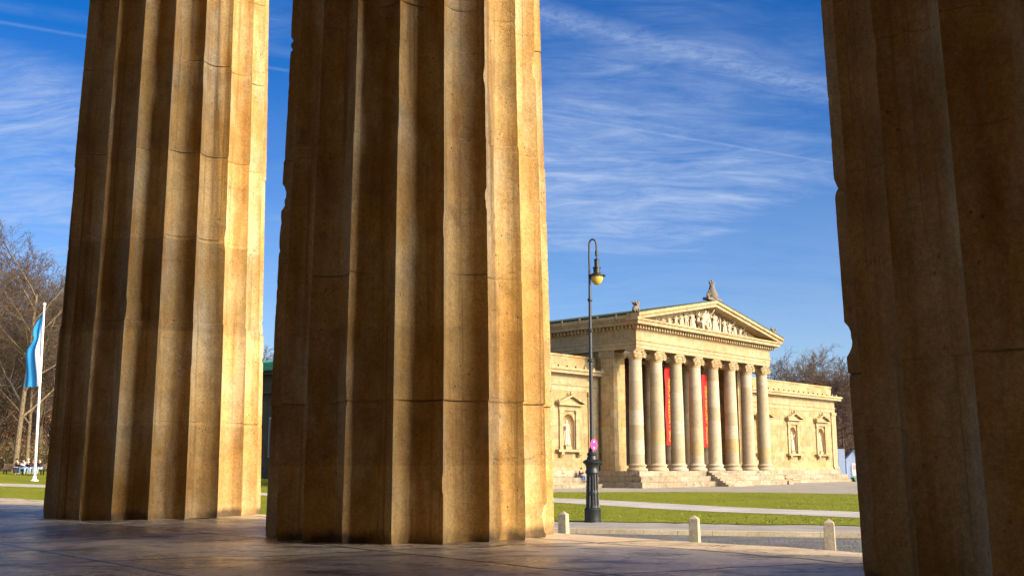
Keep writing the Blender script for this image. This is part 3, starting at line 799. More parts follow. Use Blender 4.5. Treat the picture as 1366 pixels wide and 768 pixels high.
# entablature: three architrave/frieze rings drawn as boxes
def ring(m, p, z0, z1): m.box(.3-p, WT-.3+p, .3-p, 34, z0, z1)
m = MB()
for (p, z0, z1) in ((0,12.75,13.10),(.05,13.103,13.46),(.13,13.463,13.62),(.02,13.623,14.5),(.1,14.503,14.58)):
    # hollow: front beam and side beams
    m.box(.3-p, WT-.3+p, .3-p, 1.6, z0, z1)
    m.box(.3-p, 1.55, 1.6, 34, z0, z1); m.box(WT-1.55, WT-.3+p, 1.6, 34, z0, z1)
m.build('entablature', M['trim'], mus)
m = MB(); m.box(.24, WT-.24, .24, 34, 14.583, 14.9)
k = -.16
while k < WT+.1:
    m.box(k, k+.22, -.20, .235, 14.56, 14.88); k += .44
k = .1
while k < 33:
    m.box(-.20, .235, k, k+.22, 14.56, 14.88); m.box(WT-.235, WT+.20, k, k+.22, 14.56, 14.88); k += .44
m.build('dentil_band', M['trim'], mus)
m = MB(); m.box(-.62, WT+.56, -.62, 34.3, 14.903, 15.22); m.box(-.74, WT+.62, -.74, 34.3, 15.223, 15.40)
m.build('cornice', M['trim'], mus)
m = MB()
for xa, xb in ((-.86,-.3),(WT+.3,WT+.86)): m.box(xa, xb, .4, 34.3, 15.403, 15.72)
k = 1.6
while k < 33:
    m.box(-.92, -.86, k, k+.18, 15.42, 15.9); m.box(WT+.86, WT+.92, k, k+.18, 15.42, 15.9); k += 2.2
m.build('gutter', M['trim'], mus)
ZA = 18.52; XE = .85; ZE = 15.403
def rake(m, o0, o1, y0, y1):
    sl = (ZA-ZE-.45)/(CXM+XE)
    for sx in (-1,1):
        e = CXM+sx*(CXM+XE)
        # parallelogram between offsets below the top line
        top_e, top_a = ZE+.45, ZA
        poly = [(e, top_e-o1), (CXM, top_a-o1), (CXM, top_a-o0), (e, top_e-o0)]
        if sx > 0: poly = poly[::-1]
        m.prism_xz(poly, y0, y1)
m = MB(); rake(m, .0, .30, -.95, .5); rake(m, .303, .62, -.78, .5); m.build('raking_cornice', M['trim'], mus)
m = MB(); m.prism_xz([(.9,15.402),(WT-.9,15.402),(CXM,18.2)], .52, .9); m.build('tympanum', M['trim'], mus)
m = MB(); rake(m, .02, .28, .503, 34.6)
m.build('roof', M['copper'], mus)
m = MB(); rake(m, -.07, -.003, -1.0, 34.6); m.build('roof_edge', M['copper'], mus)
# carved gable figures
fx = [3.6,4.7,5.8,6.9,7.9,8.9,9.9,10.9,11.8,12.9,14.0,15.0,15.9,16.9,17.9,18.9,19.9]
for i, x in enumerate(fx):
    head = 15.42 + 2.6*(1-abs(x-12.75)/11.2) - .12
    h = max(.55, head-15.42)
    kn = i in (0,1,3,7,8,13,15,16)
    me = KN if kn else ST[i%4]
    s = h/(1.36 if kn else 1.8)
    if x == 12.9: s = 2.3/1.8
    o = bpy.data.objects.new('gable_figure', me); C.objects.link(o); o.parent = mus; o.location = (x, .28, 15.41); o.scale = (s*1.22, s*.95, s)
    o.rotation_euler = (0, random.uniform(-.12,.12), random.uniform(-.6,.6))
    if not kn and i % 2 == 0:
        d_ = bpy.data.objects.new('robe', DR[i%3]); C.objects.link(d_); d_.parent = o
# acroteria
def palmette(x, y, z, h, wd):
    m = MB(); m.box(x-wd*.5, x+wd*.5, y-.35, y+.35, z, z+h*.12)
    n = 9
    for i in range(n):
        a = -1.25+2.5*i/(n-1)
        for t0, t1, rr in ((.12,.62,.42),):
            base = V((x+a*wd*.22, y, z+h*.12)); tip = V((x+math.sin(a)*wd*.42, y, z+h*(.28+.34*math.cos(a)**2)))
            m.tube([base, base.lerp(tip,.5)+V((math.sin(a)*wd*.06,-.05,0)), tip], [.09*h*.5, .12*h*.5, .05*h*.5], 6)
    m.lathe([(wd*.20,h*.1),(wd*.24,h*.3),(wd*.16,h*.5),(wd*.11,h*.66),(wd*.09,h*.8),(wd*.12,h*.86),(wd*.05,h*.92)], 10, (x,y,z))
    for sx in (-1,1): m.tube([(x+sx*wd*.06,y,z+h*.72),(x+sx*wd*.14,y-.05,z+h*.86),(x+sx*wd*.2,y,z+h*.93),(x+sx*wd*.22,y,z+h*.86)], [.1,.09,.07,.05], 6)
    m.tube([(x,y,z+h*.8),(x,y,z+h)], [.16,.08], 6)
    m.build('acroterion', M['acro'], mus, smooth=True, angle=50)
palmette(CXM, -.35, ZA+.02, 2.15, 2.5)
def griffin(x, sx):
    m = MB(); z = 15.9; y = -.1
    m.box(x-.55, x+.55, y-.3, y+.4, z-.1, z+.1)
    m.tube([(x+sx*.45,y,z+.2),(x+sx*.2,y,z+.42),(x-sx*.15,y,z+.62),(x-sx*.3,y,z+.9),(x-sx*.42,y,z+1.08),(x-sx*.6,y,z+1.02)], [.16,.26,.24,.15,.14,.05], 8)
    m.tube([(x-sx*.2,y-.1,z+.6),(x-sx*.3,y-.12,z+.3),(x-sx*.3,y-.14,z+.1)], [.1,.07,.08], 6)
    m.tube([(x-sx*.1,y+.15,z+.6),(x-sx*.2,y+.17,z+.3),(x-sx*.22,y+.2,z+.1)], [.1,.07,.08], 6)
    m.tube([(x+sx*.25,y-.15,z+.35),(x+sx*.05,y-.2,z+.15),(x-sx*.1,y-.2,z+.1)], [.15,.1,.07], 6)
    for q_ in (-1,1): m.tube([(x-sx*.05,y+.1*q_,z+.65),(x+sx*.2,y+.16*q_,z+.95),(x+sx*.42,y+.18*q_,z+1.12)], [.1,.13,.03], 6)
    m.build('acroterion', M['acro'], mus, smooth=True, angle=60)
griffin(-.15, -1); griffin(WT+.15, 1)

# banners ------------------------------------------------------------
M['red'] = plain('red_banner_cloth', (.60,.006,.008), .7, .1, 2, bump=.05)
M['orange'] = plain('orange_print', (.85,.38,.05), .7, .05)
def banner(xc, z0, z1, txt, label, size):
    p = mw @ V((xc, 3.05, 0)); t = thing('banner', label, 'banner', p, RZ, 'red banners in the portico')
    m = MB(); n = 24; rows = []
    for side in (0,1):
        rr = []
        for i in range(n+1):
            z = z0+(z1-z0)*i/n; yy = .05*math.sin(i*.5+xc) + .012*side
            rr.append([(-.52, yy, z), (-.17, yy-.02, z), (.17, yy-.01, z), (.52, yy+.01, z)])
        rows.append(rr)
    m.grid([[q_ for q_ in r] for r in rows[0]]); m.build('cloth', M['red'], t, smooth=True)
    for z_ in (z1+.03, z0-.02):
        m = MB(); m.tube([(-.6,.02,z_),(.6,.02,z_)], .04, 8); m.build('rod', M['iron'], t)
    for x_ in (-.5,.5):
        m = MB(); m.tube([(x_,.02,z1+.03),(x_,.1,12.7)], .012, 4); m.build('cord', M['iron'], t)
    words = txt.split(); total = (z1-z0)*.80; nlet = sum(len(w_) for w_ in words)+len(words)-1; zc_ = z0+.35
    for w_ in words:
        c = bpy.data.curves.new('lettering','FONT'); c.body = w_; c.size = size; c.extrude = .004; c.align_x = 'LEFT'; c.align_y = 'CENTER'
        o = bpy.data.objects.new('lettering', c); C.objects.link(o)
        dg = bpy.context.evaluated_depsgraph_get(); me = bpy.data.meshes.new_from_object(o.evaluated_get(dg)); bpy.data.objects.remove(o)
        x0_ = min(v.co.x for v in me.vertices); wx = max(v.co.x for v in me.vertices)-x0_; tw = total*len(w_)/nlet - .05
        L = bpy.data.objects.new('lettering', me); C.objects.link(L); me.materials.clear(); me.materials.append(M['orange']); L.parent = t
        me.transform(Matrix.Diagonal((tw/wx, 1, 1, 1)))
        L.rotation_euler = Matrix(((0,-1,0),(0,0,-1),(1,0,0))).to_euler()   # text x -> up, text y -> left, facing -y
        L.location = (.06, -.095, zc_); zc_ += total*(len(w_)+1)/nlet
banner(1.0+3.343*2.5, 4.0, 11.75, 'DIE UNSTERBLICHEN', 'long red banner with orange words between the third and fourth portico columns', .62)
banner(1.0+3.343*4.5+.1, 3.9, 11.4, 'G\u00d6TTER GRIECHENLANDS', 'long red banner with orange words between the fifth and sixth portico columns', .62)

# ------------------------------------------------------------------ street lamp
lp = thing('street_lamp', 'tall dark cast iron street lamp with fluted pedestal and amber globe at the lawn edge', 'street lamp', (2.81,36.47,0))
b = MB(); b.lathe([(.31,0),(.31,.05),(.285,.07),(.285,.40),(.30,.43),(.27,.47),(.23,.5)], 32); b.build('base', M['iron'], lp, smooth=True, angle=40)
b = MB(); n = 48; rows = []
for i in range(12):
    z = .48 + (1.66-.48)*i/11; t = i/11; r = .235-.035*t
    dv = 0 if i in (0,11) or abs(z-.98) < .04 else .035
    rows.append([((r-dv*(1 if (k%4) in (1,2) else 0))*math.cos(2*math.pi*k/n), (r-dv*(1 if (k%4) in (1,2) else 0))*math.sin(2*math.pi*k/n), z) for k in range(n+1)])
b.grid(rows); b.build('fluted_shaft', M['iron'], lp)
b = MB(); b.lathe([(.2,1.64),(.24,1.68),(.24,1.75),(.21,1.8),(.22,1.93),(.27,2.0),(.32,2.03),(.33,2.07),(.27,2.12),(.19,2.15),(.17,2.22),(.155,2.27),(.175,2.30),(.175,2.36),(.12,2.40),(.10,2.52),(.075,2.55)], 32); b.build('collar', M['iron'], lp, smooth=True, angle=40)
b = MB(); pts = [(0,0,2.5),(0,0,6.7),(0,0,9.2)]
b.tube([(0,0,2.5),(0,0,4.5),(0,0,5.6),(0,0,6.7),(0,0,7.8),(0,0,8.9)], [.072,.07,.066,.06,.05,.042], 12)
for z, r in ((5.62,.11),(6.7,.10),(7.82,.085)): b.lathe([(.05,-.08),(r,-.03),(r*1.05,.02),(.05,.08)], 14, (0,0,z))
b.build('pole', M['pole'], lp, smooth=True, angle=40)
b = MB(); arc = [(0,0,8.88),(-.01,0,9.4),(.0,0,9.75)]
for i in range(9):
    a = math.pi - math.pi*i/8; arc.append((.13+.13*math.cos(a), 0, 9.85+.20*math.sin(a)))
arc += [(.262,0,9.6),(.262,0,9.45)]
b.tube(arc, .034, 10); b.tube([(.262,0,9.62),(.262,0,9.44)], .055, 10); b.tube([(.262,0,9.45),(.262,0,9.30)], .02, 6); b.build('gooseneck', M['iron'], lp, smooth=True, angle=50)
lt = MB(); lt.lathe([(.03,9.34),(.10,9.30),(.10,9.27),(.085,9.26),(.085,9.02),(.15,9.01),(.15,8.98),(.125,8.97),(.125,8.80),(.15,8.79),(.31,8.72),(.32,8.69),(.30,8.68),(.2,8.70)], 28, (.262,0,0)); la = lt.build('lantern', M['iron'], lp, smooth=True, angle=40)
b = MB(); b.lathe([(.205,8.71)]+[(.225*math.cos(R(a)), 8.66+.30*math.sin(R(a))) for a in range(0,-91,-10)], 28, (.262,0,0), caps=False); b.build('globe', M['globe'], la, smooth=True)
sg = MB(); sg.lathe([(.03,0),(.205,0),(.205,.012),(.03,.012)], 36, (0,0,0), 'y')
M['pink'] = plain('faded_pink_paint', (.58,.06,.20), .4, .08); M['purple'] = plain('faded_purple_paint', (.24,.02,.26), .4, .1); M['white'] = plain('white_paint', (.8,.8,.8), .4, .05)
sp = sg.build('no_stopping_sign', M['pink'], lp); sp.location = (.07,-.085,2.66); sp.rotation_euler = (0,0,R(50))
sg = MB(); sg.lathe([(.02,-.004),(.152,-.004),(.152,-.001)], 32, (0,0,0), 'y'); sg.build('sign_face', M['purple'], sp)
sg = MB()
for a in (45,135):
    d = V((math.cos(R(a)),0,math.sin(R(a)))); sg.obox((0,-.007,0), d, (0,1,0), d.cross(V((0,1,0))), .165, .002, .02)
sg.build('sign_cross', M['pink'], sp)
for s_ in (-1,1):
    sg = MB(); sg.add([(-.05,-.0095,s_*.085),(.05,-.0095,s_*.085),(0,-.0095,s_*.15)], [(0,1,2)] if s_ > 0 else [(2,1,0)])
    sg.build('sign_arrow', M['white'], sp)

# ------------------------------------------------------------------ bollards
def bollard_mesh(h, seed):
    b = MB(); rows = []; n = 8
    lv = [(0,.128),(h*.3,.123),(h*.6,.118),(h*.885,.112),(h*.90,.106),(h*.985,.02),(h,.004)]
    for z, r in lv:
        ch = r*.07; ring_ = [(r,-r+ch),(r,r-ch),(r-ch,r),(-r+ch,r),(-r,r-ch),(-r,-r+ch),(-r+ch,-r),(r-ch,-r)]
        rows.append([(x+.006*noise.noise(Vector((x*9,y*9,z*6+seed))), y+.006*noise.noise(Vector((y*9,x*9,z*6-seed))), z) for x, y in ring_+ring_[:1]])
    b.grid(rows); return b
for i, (x, y, h, lab) in enumerate(((1.45,29.4,.80,'pale stone bollard close beside the sunlit middle column'),(4.58,26.35,.83,'pale stone bollard in the middle of the visible row, right of the lamp'),(7.25,24.0,.86,'pale stone bollard nearest the dark right column'))):
    o = bollard_mesh(h, i*3).build('stone_bollard', M['bollard']); o.location = (x,y,-.13); o.rotation_euler = (R(random.uniform(-1,1)),R(random.uniform(-1,1)),R(62+4*i))
    tag(o, lab, 'bollard', 'stone bollards along the road')

# ------------------------------------------------------------------ trees
def tree_meshes(seed, H, spread=.5, trunk_r=.28, fork=.28, dens=1.0, bark='bark', twig='twig'):
    rnd = random.Random(seed); T = MB(); K = MB()
    def grow(p, d, L, r, lev, up):
        n = 5 if lev < 2 else (4 if lev < 3 else 3); pts = [p]; rr = [r]; q_ = p.copy(); dd = d.copy()
        for i in range(n):
            dd = (dd + V((rnd.uniform(-1,1),rnd.uniform(-1,1),rnd.uniform(-.6,1)*up))*((.045 if lev == 0 else .10)+.05*lev)).normalized()
            q_ = q_ + dd*(L/n); pts.append(q_.copy()); rr.append(max(.016, r*(1-.62*(i+1)/n)))
        (T if lev < 2 else K).tube(pts, rr, 8 if lev == 0 else (5 if lev < 2 else 3), caps=False)
        if lev >= 5: return
        nb = [0, rnd.randint(6,8), rnd.randint(5,7), rnd.randint(3,5), rnd.randint(2,3)][lev] if lev else int(11*dens)
        for k in range(nb):
            t = (fork + (1-fork)*((k+.6)/nb)) if lev == 0 else (.18+.82*((k+rnd.random())/nb))
            f = t*n; i = min(int(f), n-1); bp = pts[i].lerp(pts[i+1], f-i)
            ax = (pts[i+1]-pts[i]).normalized()
            a = rnd.uniform(0, 2*math.pi); o = ax.orthogonal().normalized(); o = Matrix.Rotation(a,3,ax) @ o
            ang = rnd.uniform(.5,.95)*spread*(2.0-.55*t if lev == 0 else 1.5)
            nd = (ax*math.cos(ang) + o*math.sin(ang)).normalized()
            ln = L*rnd.uniform(.40,.62)*(1.05-.45*t if lev == 0 else 1)
            rb = max(.020, rr[i]*rnd.uniform(.50,.70)); grow(bp, nd, ln, rb, lev+1, up)
    grow(V((0,0,-.1)), V((rnd.uniform(-.05,.05),rnd.uniform(-.05,.05),1)).normalized(), H, trunk_r, 0, .5)
    T.tube([(0,0,-.2),(0,0,.3),(0,0,.9)], [trunk_r*1.6,trunk_r*1.2,trunk_r*.98], 8, caps=False)
    return T.mesh('trunk', M[bark], True), K.mesh('crown', M[twig], True)
TM = [tree_meshes(11, 20, .62, .34, .26), tree_meshes(23, 17, .70, .26, .2, 1.0, 'bark2', 'twig2'), tree_meshes(5, 15, .55, .20, .12, 1.1, 'bark2', 'twig'), tree_meshes(41, 9, .7, .13, .1, 1.1, 'bark2', 'twig2')]
def tree(name, k, x, y, s, rz, label, group, z=None, lean=0):
    t = thing(name, label, 'tree', (x, y, hz(x) if z is None else z), rz, group)
    t.rotation_euler = (0, lean, rz); t.scale = (s,s,s)
    for nm, me in zip(('trunk','crown'), TM[k]):
        o = bpy.data.objects.new(nm, me); C.objects.link(o); o.parent = t
    return t
G1 = 'bare trees in the park at the left'
def pol(px, y): return (px-683)/1386*y
for (k, px, y, s, rz, lab, lean) in (
   (0, 20, 92, .80, .4, 'large bare tree with a pale thick trunk left of the flagpole', 0),
   (0, 36, 99, .62, 2.2, 'bare tree with a slanting trunk right behind the bench', .06),
   (1, -8, 104, .95, 4.0, 'bare tree at the left edge of the picture with reddish twigs', 0),
   (1, 30, 118, 1.05, 1.2, 'slim dark bare tree behind the pale trunked tree', 0),
   (2, 62, 112, 1.02, 5.2, 'bare tree half hidden by the left column', 0),
   (2, 6, 126, 1.1, 2.9, 'thin bare tree far back between the left edge and the pale trunk', -.06),
   (0, 52, 108, .78, 4.6, 'grey bare tree just right of the flagpole behind the bench', 0),
   (2, -20, 98, .95, .7, 'bare tree beyond the left edge with its right hand twigs in view', 0),
   (1, 75, 122, .95, 3.6, 'bare tree behind the left column with only its outer twigs in view', 0)):
    tree('bare_tree', k, pol(px,y), y, s, rz, lab, G1, lean=lean)
G2 = 'bare trees behind the museum'
for (k, px, y, s, rz, lab) in (
   (1, 1046, 175, .86, .3, 'bare tree behind the museum wing, first right of the gable'),
   (1, 1062, 186, .92, 2.0, 'dark bare tree second right of the gable behind the wing'),
   (0, 1082, 172, .80, 3.2, 'broad bare tree rising highest above the museum wing'),
   (2, 1101, 180, 1.0, 1.1, 'bare tree above the wing, right of the highest crown'),
   (2, 1119, 168, .9, 4.4, 'slim pale bare tree in front of the far office block roof'),
   (2, 1133, 176, .85, 5.4, 'bare tree closest to the right column, with a thin crown'),
   (3, 1125, 158, 1.35, 2.4, 'dark low bare tree just beyond the right corner of the museum'),
   (1, 1072, 176, .84, 5.0, 'dark bare tree between the second tree and the highest crown behind the wing'),
   (1, 1108, 188, .9, 2.7, 'dark bare tree far back above the right end of the wing'),
   (3, 1074, 190, 1.5, .8, 'reddish bare tree low between the trees behind the wing')):
    tree('bare_tree', k, pol(px,y), y, s, rz, lab, G2)
tree('bare_tree', 2, pol(354,128), 128, .74, 1.0, 'bare tree showing in the slit between the left and middle columns', 'bare trees behind the columns')
# brown undergrowth of the park
def thicket(name, pts, h, n, seed, mats, label):
    rnd = random.Random(seed); b = MB()
    for i in range(n):
        x = rnd.uniform(pts[0], pts[1]); y = rnd.uniform(pts[2], pts[3]); z = hz(x); hh = h*rnd.uniform(.4,1)*(.75+.35*noise.noise(Vector((x*.25,y*.25,seed))))
        p = V((x,y,z)); d = V((rnd.uniform(-.35,.35),rnd.uniform(-.35,.35),1)).normalized(); b.cur = 0
        e = p + d*hh; b.tube([p, p.lerp(e,.5)+V((rnd.uniform(-.2,.2),0,0)), e], [.035,.025,.01], 3, caps=False)
        for k in range(16):
            t = rnd.uniform(.15,1); q_ = p.lerp(e,t); dd = V((rnd.uniform(-1,1),rnd.uniform(-1,1),rnd.uniform(0,1))).normalized()*rnd.uniform(.4,1.3)
            b.tube([q_, q_+dd], [.014,.007], 3, caps=False)
            if rnd.random() < .75:
                c = q_+dd*rnd.uniform(.5,1); u = V((rnd.uniform(-1,1),rnd.uniform(-1,1),rnd.uniform(-1,1))).normalized(); v2 = u.orthogonal().normalized(); sz = rnd.uniform(.06,.13)
                b.cur = 1+rnd.randint(0,len(mats)-2); b.add([c-u*sz, c+v2*sz*.6, c+u*sz, c-v2*sz*.6], [(0,1,2,3)]); b.cur = 0
    return tag(b.build(name, mats), label, 'undergrowth', kind='stuff')
M['leafb'] = plain('dry_brown_leaves', (.34,.155,.05), .85, .4, 1); M['leafr'] = plain('russet_leaves', (.34,.12,.05), .85, .4, 1); M['leafg'] = plain('olive_leaves', (.13,.14,.03), .85, .4, 1)
thicket('undergrowth', (-78,-46,108,130), 16, 1700, 3, [M['twig2'],M['leafb'],M['leafr'],M['leafb']], 'russet brown bare undergrowth under the park trees')
thicket('undergrowth', (-72,-42,101,107), 5, 450, 4, [M['twig'],M['leafg'],M['leafb'],M['leafg']], 'low olive and brown shrubs along the park edge')
thicket('undergrowth', (36,66,168,186), 15, 900, 8, [M['twig2'],M['leafb'],M['leafr']], 'red brown twiggy growth behind the museum wing')

# ------------------------------------------------------------------ flag and pole
fx_, fy_ = pol(47.5,72), 72.0
fp = thing('flagpole', 'white flagpole on the lawn left of the columns', 'flagpole', (fx_, fy_, hz(fx_)))
b = MB(); b.tube([(0,0,-.05),(0,0,4),(.0,0,8),(.0,0,12.3)], [.10,.09,.075,.055], 12); b.build('pole', plain('white_pole_paint', (.78,.78,.78), .35, .05), fp, smooth=True)
b = MB(); b.lathe([(.26,0),(.26,.08),(.14,.12),(.14,.3),(.1,.32)], 16); b.build('foot', M['white'], fp)
b = MB(); b.lathe([(.03,12.25),(.1,12.3),(.12,12.38),(.06,12.46),(.01,12.5)], 12); b.build('finial', M['white'], fp, smooth=True)
fp.rotation_euler = (0, R(-1.2), 0)
b = MB()
nu, nv = 26, 44; rows = []
for j in range(nv+1):
    t = j/nv; row = []
    wdt = .10 + 1.05*min(1, t*1.9)**.8 + .28*max(0,t-.55) - .42*math.exp(-((t-.42)/.10)**2)
    for i in range(nu+1):
        s_ = i/nu; x = -.08 - wdt*s_ + .05*math.sin(t*9); y = .16*math.sin(s_*11+t*4)*(.35+.65*t) + .1*math.sin(t*7+s_*2)
        row.append((x, y, 12.28 - 5.75*t - .55*s_*(1-t)**3 - 1.1*s_*max(0,.16-t)))
    rows.append(row)
cut = int(nu*.26)
b.grid([r[:cut+1] for r in rows]); b.cur = 1; b.grid([r[cut:] for r in rows])
def cloth(name, c):
    n = N(name); n.b.inputs['Transmission Weight'].default_value = 0
    m_ = n.done(n.mix(n.noise(3,3), tuple(k*.9 for k in c), c), .75)
    tr = n.new('ShaderNodeBsdfTranslucent'); tr.inputs[0].default_value = (*c,1); mx = n.new('ShaderNodeMixShader'); mx.inputs[0].default_value = .35
    o = n.n['Material Output']; n.link(n.b.outputs[0], mx.inputs[1]); n.link(tr.outputs[0], mx.inputs[2]); n.link(mx.outputs[0], o.inputs[0])
    return m_
fo = b.build('flag', [cloth('white_flag_cloth', (.72,.72,.74)), cloth('sky_blue_flag_cloth', (.02,.30,.66))], smooth=True)
fo.location = (fx_, fy_, hz(fx_)); fo.rotation_euler = (0, R(-1.2), R(-8)); tag(fo, 'white and sky blue flag hanging limp from the white pole', 'flag')

# ------------------------------------------------------------------ people
SK = plain('skin_tone', (.55,.33,.23), .55, .1, 6, bump=0)
def seated(name, loc, rz, top, legs, hair, label, seat=.45, bend=0., arms=0, group=None):
    """seated adult facing -y, hips at height `seat` above loc"""
    t = thing(name, label, 'person', loc, rz, group); s = seat+.09; b_ = bend
    J = {'pel':((0,.0,s),.13),'wai':((0,-.02-b_*.2,s+.17),.12),'che':((0,-.03-b_*.6,s+.38),(.16,.11)),'nek':((0,-.05-b_*.9,s+.54),.05),'hd':((0,-.08-b_*1.05,s+.65),.085),'top':((0,-.07-b_*1.05,s+.76),.075),'nos':((0,-.18-b_*1.05,s+.655),.014),
      'lh':((-.09,-.04,s-.01),.09),'lk':((-.13,-.45,s),.068),'la':((-.13,-.42,s-.42),.045),'lf':((-.14,-.58,s-.49),.035),
      'rh':((.09,-.04,s-.01),.09),'rk':((.13,-.46,s),.068),'ra':((.14,-.48,s-.42),.045),'rf':((.15,-.64,s-.49),.035),
      'ls':((-.18,-.03-b_*.6,s+.44),.06),'rs':((.18,-.03-b_*.6,s+.44),.06)}
    J['le'] = ((-.25,-.10-b_*.4,s+.2),.043); J['re'] = ((.25,-.10-b_*.4,s+.2),.043)
    if arms: J['lw'] = ((-.10,-.30-b_*.5,s+.34),.033); J['rw'] = ((.10,-.32-b_*.5,s+.36),.033)
    else: J['lw'] = ((-.13,-.32,s+.10),.033); J['rw'] = ((.13,-.33,s+.10),.033)
    B = [('pel','wai'),('wai','che'),('che','nek'),('nek','hd'),('hd','top'),('hd','nos'),('pel','lh'),('lh','lk'),('lk','la'),('la','lf'),('pel','rh'),('rh','rk'),('rk','ra'),('ra','rf'),
      ('che','ls'),('ls','le'),('le','lw'),('che','rs'),('rs','re'),('re','rw')]
    for sd_, wr in (('l','lw'),('r','rw')):
        w0 = V(J[wr][0]); J[sd_+'p'] = (w0+V((0,-.07,-.01)), .032); B.append((wr, sd_+'p'))
        for q_ in range(4):
            J[sd_+'f%d'%q_] = (w0+V(((q_-1.5)*.021,-.155+.012*abs(q_-1.2),-.025)), .009); B.append((sd_+'p', sd_+'f%d'%q_))
        J[sd_+'t'] = (w0+V((.05 if sd_=='l' else -.05,-.09,0)), .010); B.append((sd_+'p', sd_+'t'))
    o = bpy.data.objects.new('body', skin_mesh('body', J, B, SK, 1, 'pel')); C.objects.link(o); o.parent = t
    def sub(keys, bones, grow, mat, nm, root):
        JJ = {k:(J[k][0], (J[k][1][0]+grow,J[k][1][1]+grow) if isinstance(J[k][1],tuple) else J[k][1]+grow) for k in keys}
        q_ = bpy.data.objects.new(nm, skin_mesh(nm, JJ, bones, mat, 1, root)); C.objects.link(q_); q_.parent = t
    sub(['pel','wai','che','ls','rs','le','re','lw','rw'], [('pel','wai'),('wai','che'),('che','ls'),('che','rs'),('ls','le'),('rs','re'),('le','lw'),('re','rw')], .025, top, 'jacket', 'pel')
    sub(['pel','lh','lk','la','rh','rk','ra'], [('pel','lh'),('lh','lk'),('lk','la'),('pel','rh'),('rh','rk'),('rk','ra')], .018, legs, 'trousers', 'pel')
    hb = MB(); hd = V(J['hd'][0]); 
    hb.lathe([(.02,.155)]+[(.107*math.sin(R(a)), .045+.11*math.cos(R(a))) for a in (15,35,55,75,95,115)], 14, hd+V((0,.022,0)))
    hb.build('hair', hair, t, smooth=True)
    sh = MB()
    for k in ('l','r'):
        f_ = V(J[k+'f'][0]); a_ = V(J[k+'a'][0]); sh.tube([a_+V((0,.05,-.06)), a_+V((0,-.04,-.05)), f_+V((0,-.06,-.005))], [.05,.055,.04], 8)
    sh.build('shoe', plain_shoe, t, smooth=True)
    return t
plain_shoe = plain('dark_shoe_leather', (.03,.025,.02), .5)
cl = lambda n_, c: plain(n_, c, .8, .15, 14)
c_navy = cl('navy_cloth',(.012,.016,.04)); c_white = cl('white_cloth',(.75,.75,.74)); c_black = cl('black_cloth',(.012,.012,.013)); c_jean = cl('blue_denim',(.05,.12,.28)); c_ljean = cl('pale_denim',(.25,.36,.48)); c_mar = cl('maroon_cloth',(.11,.012,.014)); c_beige = cl('beige_cloth',(.45,.33,.24)); c_purple = cl('plum_cloth',(.06,.025,.05))
h_dark = cl('dark_hair',(.02,.013,.01)); h_blond = cl('blond_hair',(.50,.36,.17)); h_grey = cl('brown_hair',(.08,.045,.025))
by = 84.0
def gz(px): return pol(px, by)
bz = hz(gz(30))
bench = thing('park_bench', 'wooden park bench on the lawn under the pale trunked tree, filled with seated people', 'bench', (gz(32), by, bz), 0)
wood = plain('weathered_bench_wood', (.16,.10,.06), .8, .3, 9)
b = MB()
for i in range(4): b.box(-1.75,1.75,-.22+.12*i,-.12+.12*i,.42,.455)
b.build('seat', wood, bench)
b = MB()
for i in range(3): b.box(-1.75,1.75,.27+.03*i,.30+.03*i,.52+.13*i,.62+.13*i)
b.build('backrest', wood, bench)
for x in (-1.5,0,1.5):
    b = MB(); b.box(x-.04,x+.04,-.2,-.12,0,.42); b.build('leg', M['iron'], bench)
    b = MB(); b.box(x-.04,x+.04,.25,.33,0,.52); b.build('leg', M['iron'], bench)
Gp = 'people sitting on the park bench'
seated('person', (gz(33), by, bz), R(-38), c_white, c_jean, h_dark, 'person in a white top and blue jeans turned sideways on the park bench', arms=1, group=Gp, bend=.05)
seated('person', (gz(37.5), by+.02, bz), R(12), c_black, c_ljean, h_blond, 'fair haired person in black on the park bench, left of the flagpole', arms=1, group=Gp)
seated('person', (gz(45.5), by, bz), R(5), c_purple, c_ljean, h_grey, 'person in plum jacket on the bench just behind the flagpole', group=Gp)
seated('person', (gz(53.5), by, bz), R(-10), c_black, c_ljean, h_grey, 'person on the right end of the bench beside the left column', group=Gp)
seated('person', (gz(26.5), by+.02, bz), R(-20), c_navy, c_navy, h_dark, 'person in navy bending forward on the left end of the bench', bend=.28, group=Gp)
def on_mus(x, y, z): return mw @ V((x,y,z))
def step_person(x, y, z, rz, *a, **k): 
    p = on_mus(x,y,z); return seated('person', p, RZ+rz, *a, **k)
step_person(-3.0, 4.55, .93-.0, R(10), c_mar, c_jean, h_grey, 'person in a maroon jacket and jeans sitting on the museum plinth behind the street lamp', seat=.02, bend=.12, arms=1)
step_person(27.0, 4.6, .93, R(10), c_black, c_white, h_dark, 'person in black with pale trousers sitting on the steps right of the portico', seat=.02, bend=.2)
step_person(25.9, 4.75, 1.515, R(0), c_beige, c_beige, h_dark, 'person in beige with dark hair sitting against the wall beside the last portico column', seat=.02)

